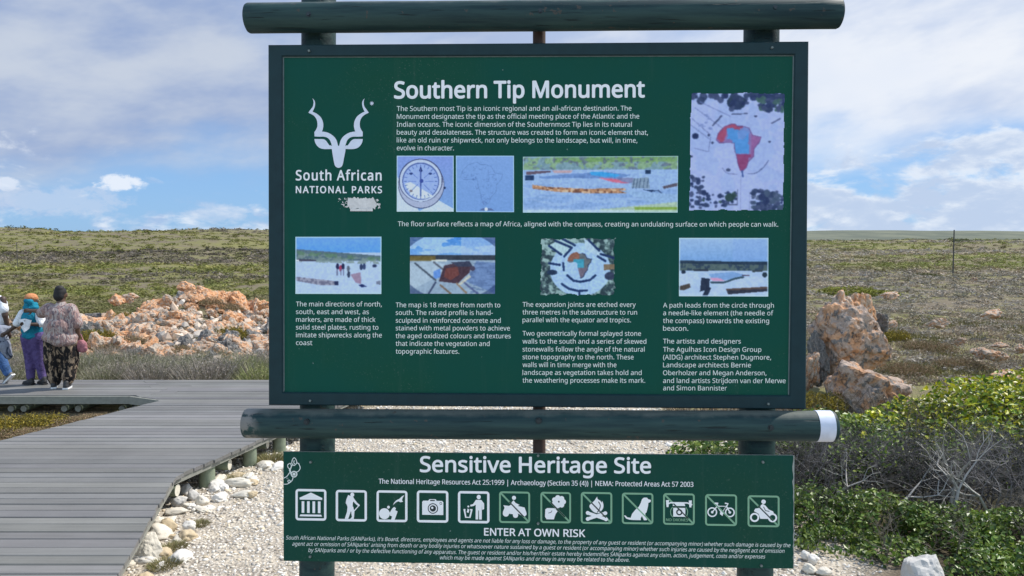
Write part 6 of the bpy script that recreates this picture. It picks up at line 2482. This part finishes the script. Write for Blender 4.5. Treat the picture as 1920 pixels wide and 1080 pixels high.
blob('tunic', [('e', (0, 0, 1.05), (.165, .125, .17)), ('e', (.01, 0, .88), (.175, .135, .15)), ('e', (.015, 0, .78), (.185, .145, .07))], B, M_TEAL, 0.013, 3)
blob('sleeve', [((-.13, 0, 1.135), .075, (-.215, -.03, .985), .062)], B, M_WHITEC, 0.012, 3)
blob('sleeve', [((.13, 0, 1.135), .075, (.21, -.085, .985), .062)], B, M_WHITEC, 0.012, 3)
blob('trousers', [((-.05, 0, .76), .125, (-.05, .02, .45), .092), ((-.05, .02, .45), .09, (-.04, -.005, .12), .062), ((.09, 0, .76), .125, (.10, .01, .45), .09), ((.10, .01, .45), .088, (.13, .02, .12), .060)], B, M_PURPLE, 0.012, 3)
shoe(B, (-.05, -.01, 0), 1.2, M_SHOE, M_SHOE, s=.95)
shoe(B, (.14, .02, 0), 1.0, M_SHOE, M_SHOE, s=.95)
mb = MB()
c = DP(63, 721) + Vector((.03, -.225, .98 + DZ - DZ))
sh = [(-.09, 0, .085), (.02, -.02, .10), (.105, .01, .07), (.07, .0, -.06), (.015, -.035, -.115), (-.05, .0, -.05)]
vs = [tuple(c + Vector(p)) for p in sh] + [tuple(c + Vector(p) + Vector((0, .003, 0))) for p in sh]
n = len(sh)
mb.add(vs, [(0, 1, 4, 5), (1, 2, 3, 4), (n + 5, n + 4, n + 1, n), (n + 4, n + 3, n + 2, n + 1)] + [(i, n + i, n + (i + 1) % n, (i + 1) % n) for i in range(n)])
tag(mb.build('paper', M_WHITEC), 'folded white sheet of paper in the hands of the woman in teal', 'paper')

# the walker cut by the left border
Cc = person(-4, 719, 'walker in white T-shirt and blue jeans striding out past the left border')
hp, HP = head_prims((-.06, .01, 1.60), 1.3, 1.0)
blob('body', hp + [((-.05, 0, 1.54), .055, (-.03, 0, 1.42), .065), ('e', (0, 0, 1.24), (.16, .12, .19)), ('e', (.01, 0, 1.0), (.15, .12, .18)),
                   ((.14, -.03, 1.36), .055, (.185, -.05, 1.10), .045), ((.185, -.05, 1.10), .04, (.20, .0, .86), .028), ((-.17, 0, 1.36), .055, (-.25, .02, 1.12), .044), ((-.25, .02, 1.12), .04, (-.38, .05, .98), .028),
                   ((.05, 0, .90), .10, (.02, .0, .48), .07), ((.02, 0, .48), .066, (.17, .01, .13), .042), ((-.07, 0, .90), .10, (-.22, .0, .50), .07), ((-.22, 0, .50), .066, (-.33, 0, .08), .042)]
     + hand((.20, .0, .86), (.1, .1, -1), .4, -1) + hand((-.38, .05, .98), (-.9, .2, -.2), .4, 1), Cc, M_SKIN2, 0.0085, 3)
eyes(HP, Cc)
blob('hair', [('e', (-.055, 0, 1.645), (.092, .088, .075)), ('e', (-.02, 0, 1.61), (.062, .082, .075))], Cc, M_HAIR, 0.012, 3)
blob('t_shirt', [('e', (0, 0, 1.27), (.185, .145, .17)), ('e', (.01, 0, 1.06), (.18, .145, .19)), ((.10, -.02, 1.34), .075, (.17, -.05, 1.20), .072), ((-.15, 0, 1.355), .085, (-.22, .01, 1.20), .072)], Cc, M_WHITEC, 0.013, 10)
blob('jacket', [('e', (.06, -.03, .90), (.19, .16, .07)), ((.12, -.10, .88), .085, (.20, -.11, .62), .095), ((.20, -.11, .62), .09, (.255, -.10, .46), .06), ((.05, -.12, .86), .06, (.08, -.13, .60), .06)], Cc, M_GREYC, 0.013, 3)
blob('jeans', [((.04, 0, .90), .125, (.02, .0, .50), .092), ((.02, 0, .50), .09, (.155, .01, .17), .066), ((-.06, 0, .90), .125, (-.22, 0, .52), .092), ((-.22, 0, .52), .09, (-.32, 0, .13), .066)], Cc, M_JEANS, 0.012, 3)
shoe(Cc, (.20, .01, .075), 1.45, M_SHOEG, M_SOLE, -.75)
shoe(Cc, (-.34, 0, 0), 1.45, M_SHOEG, M_SOLE)
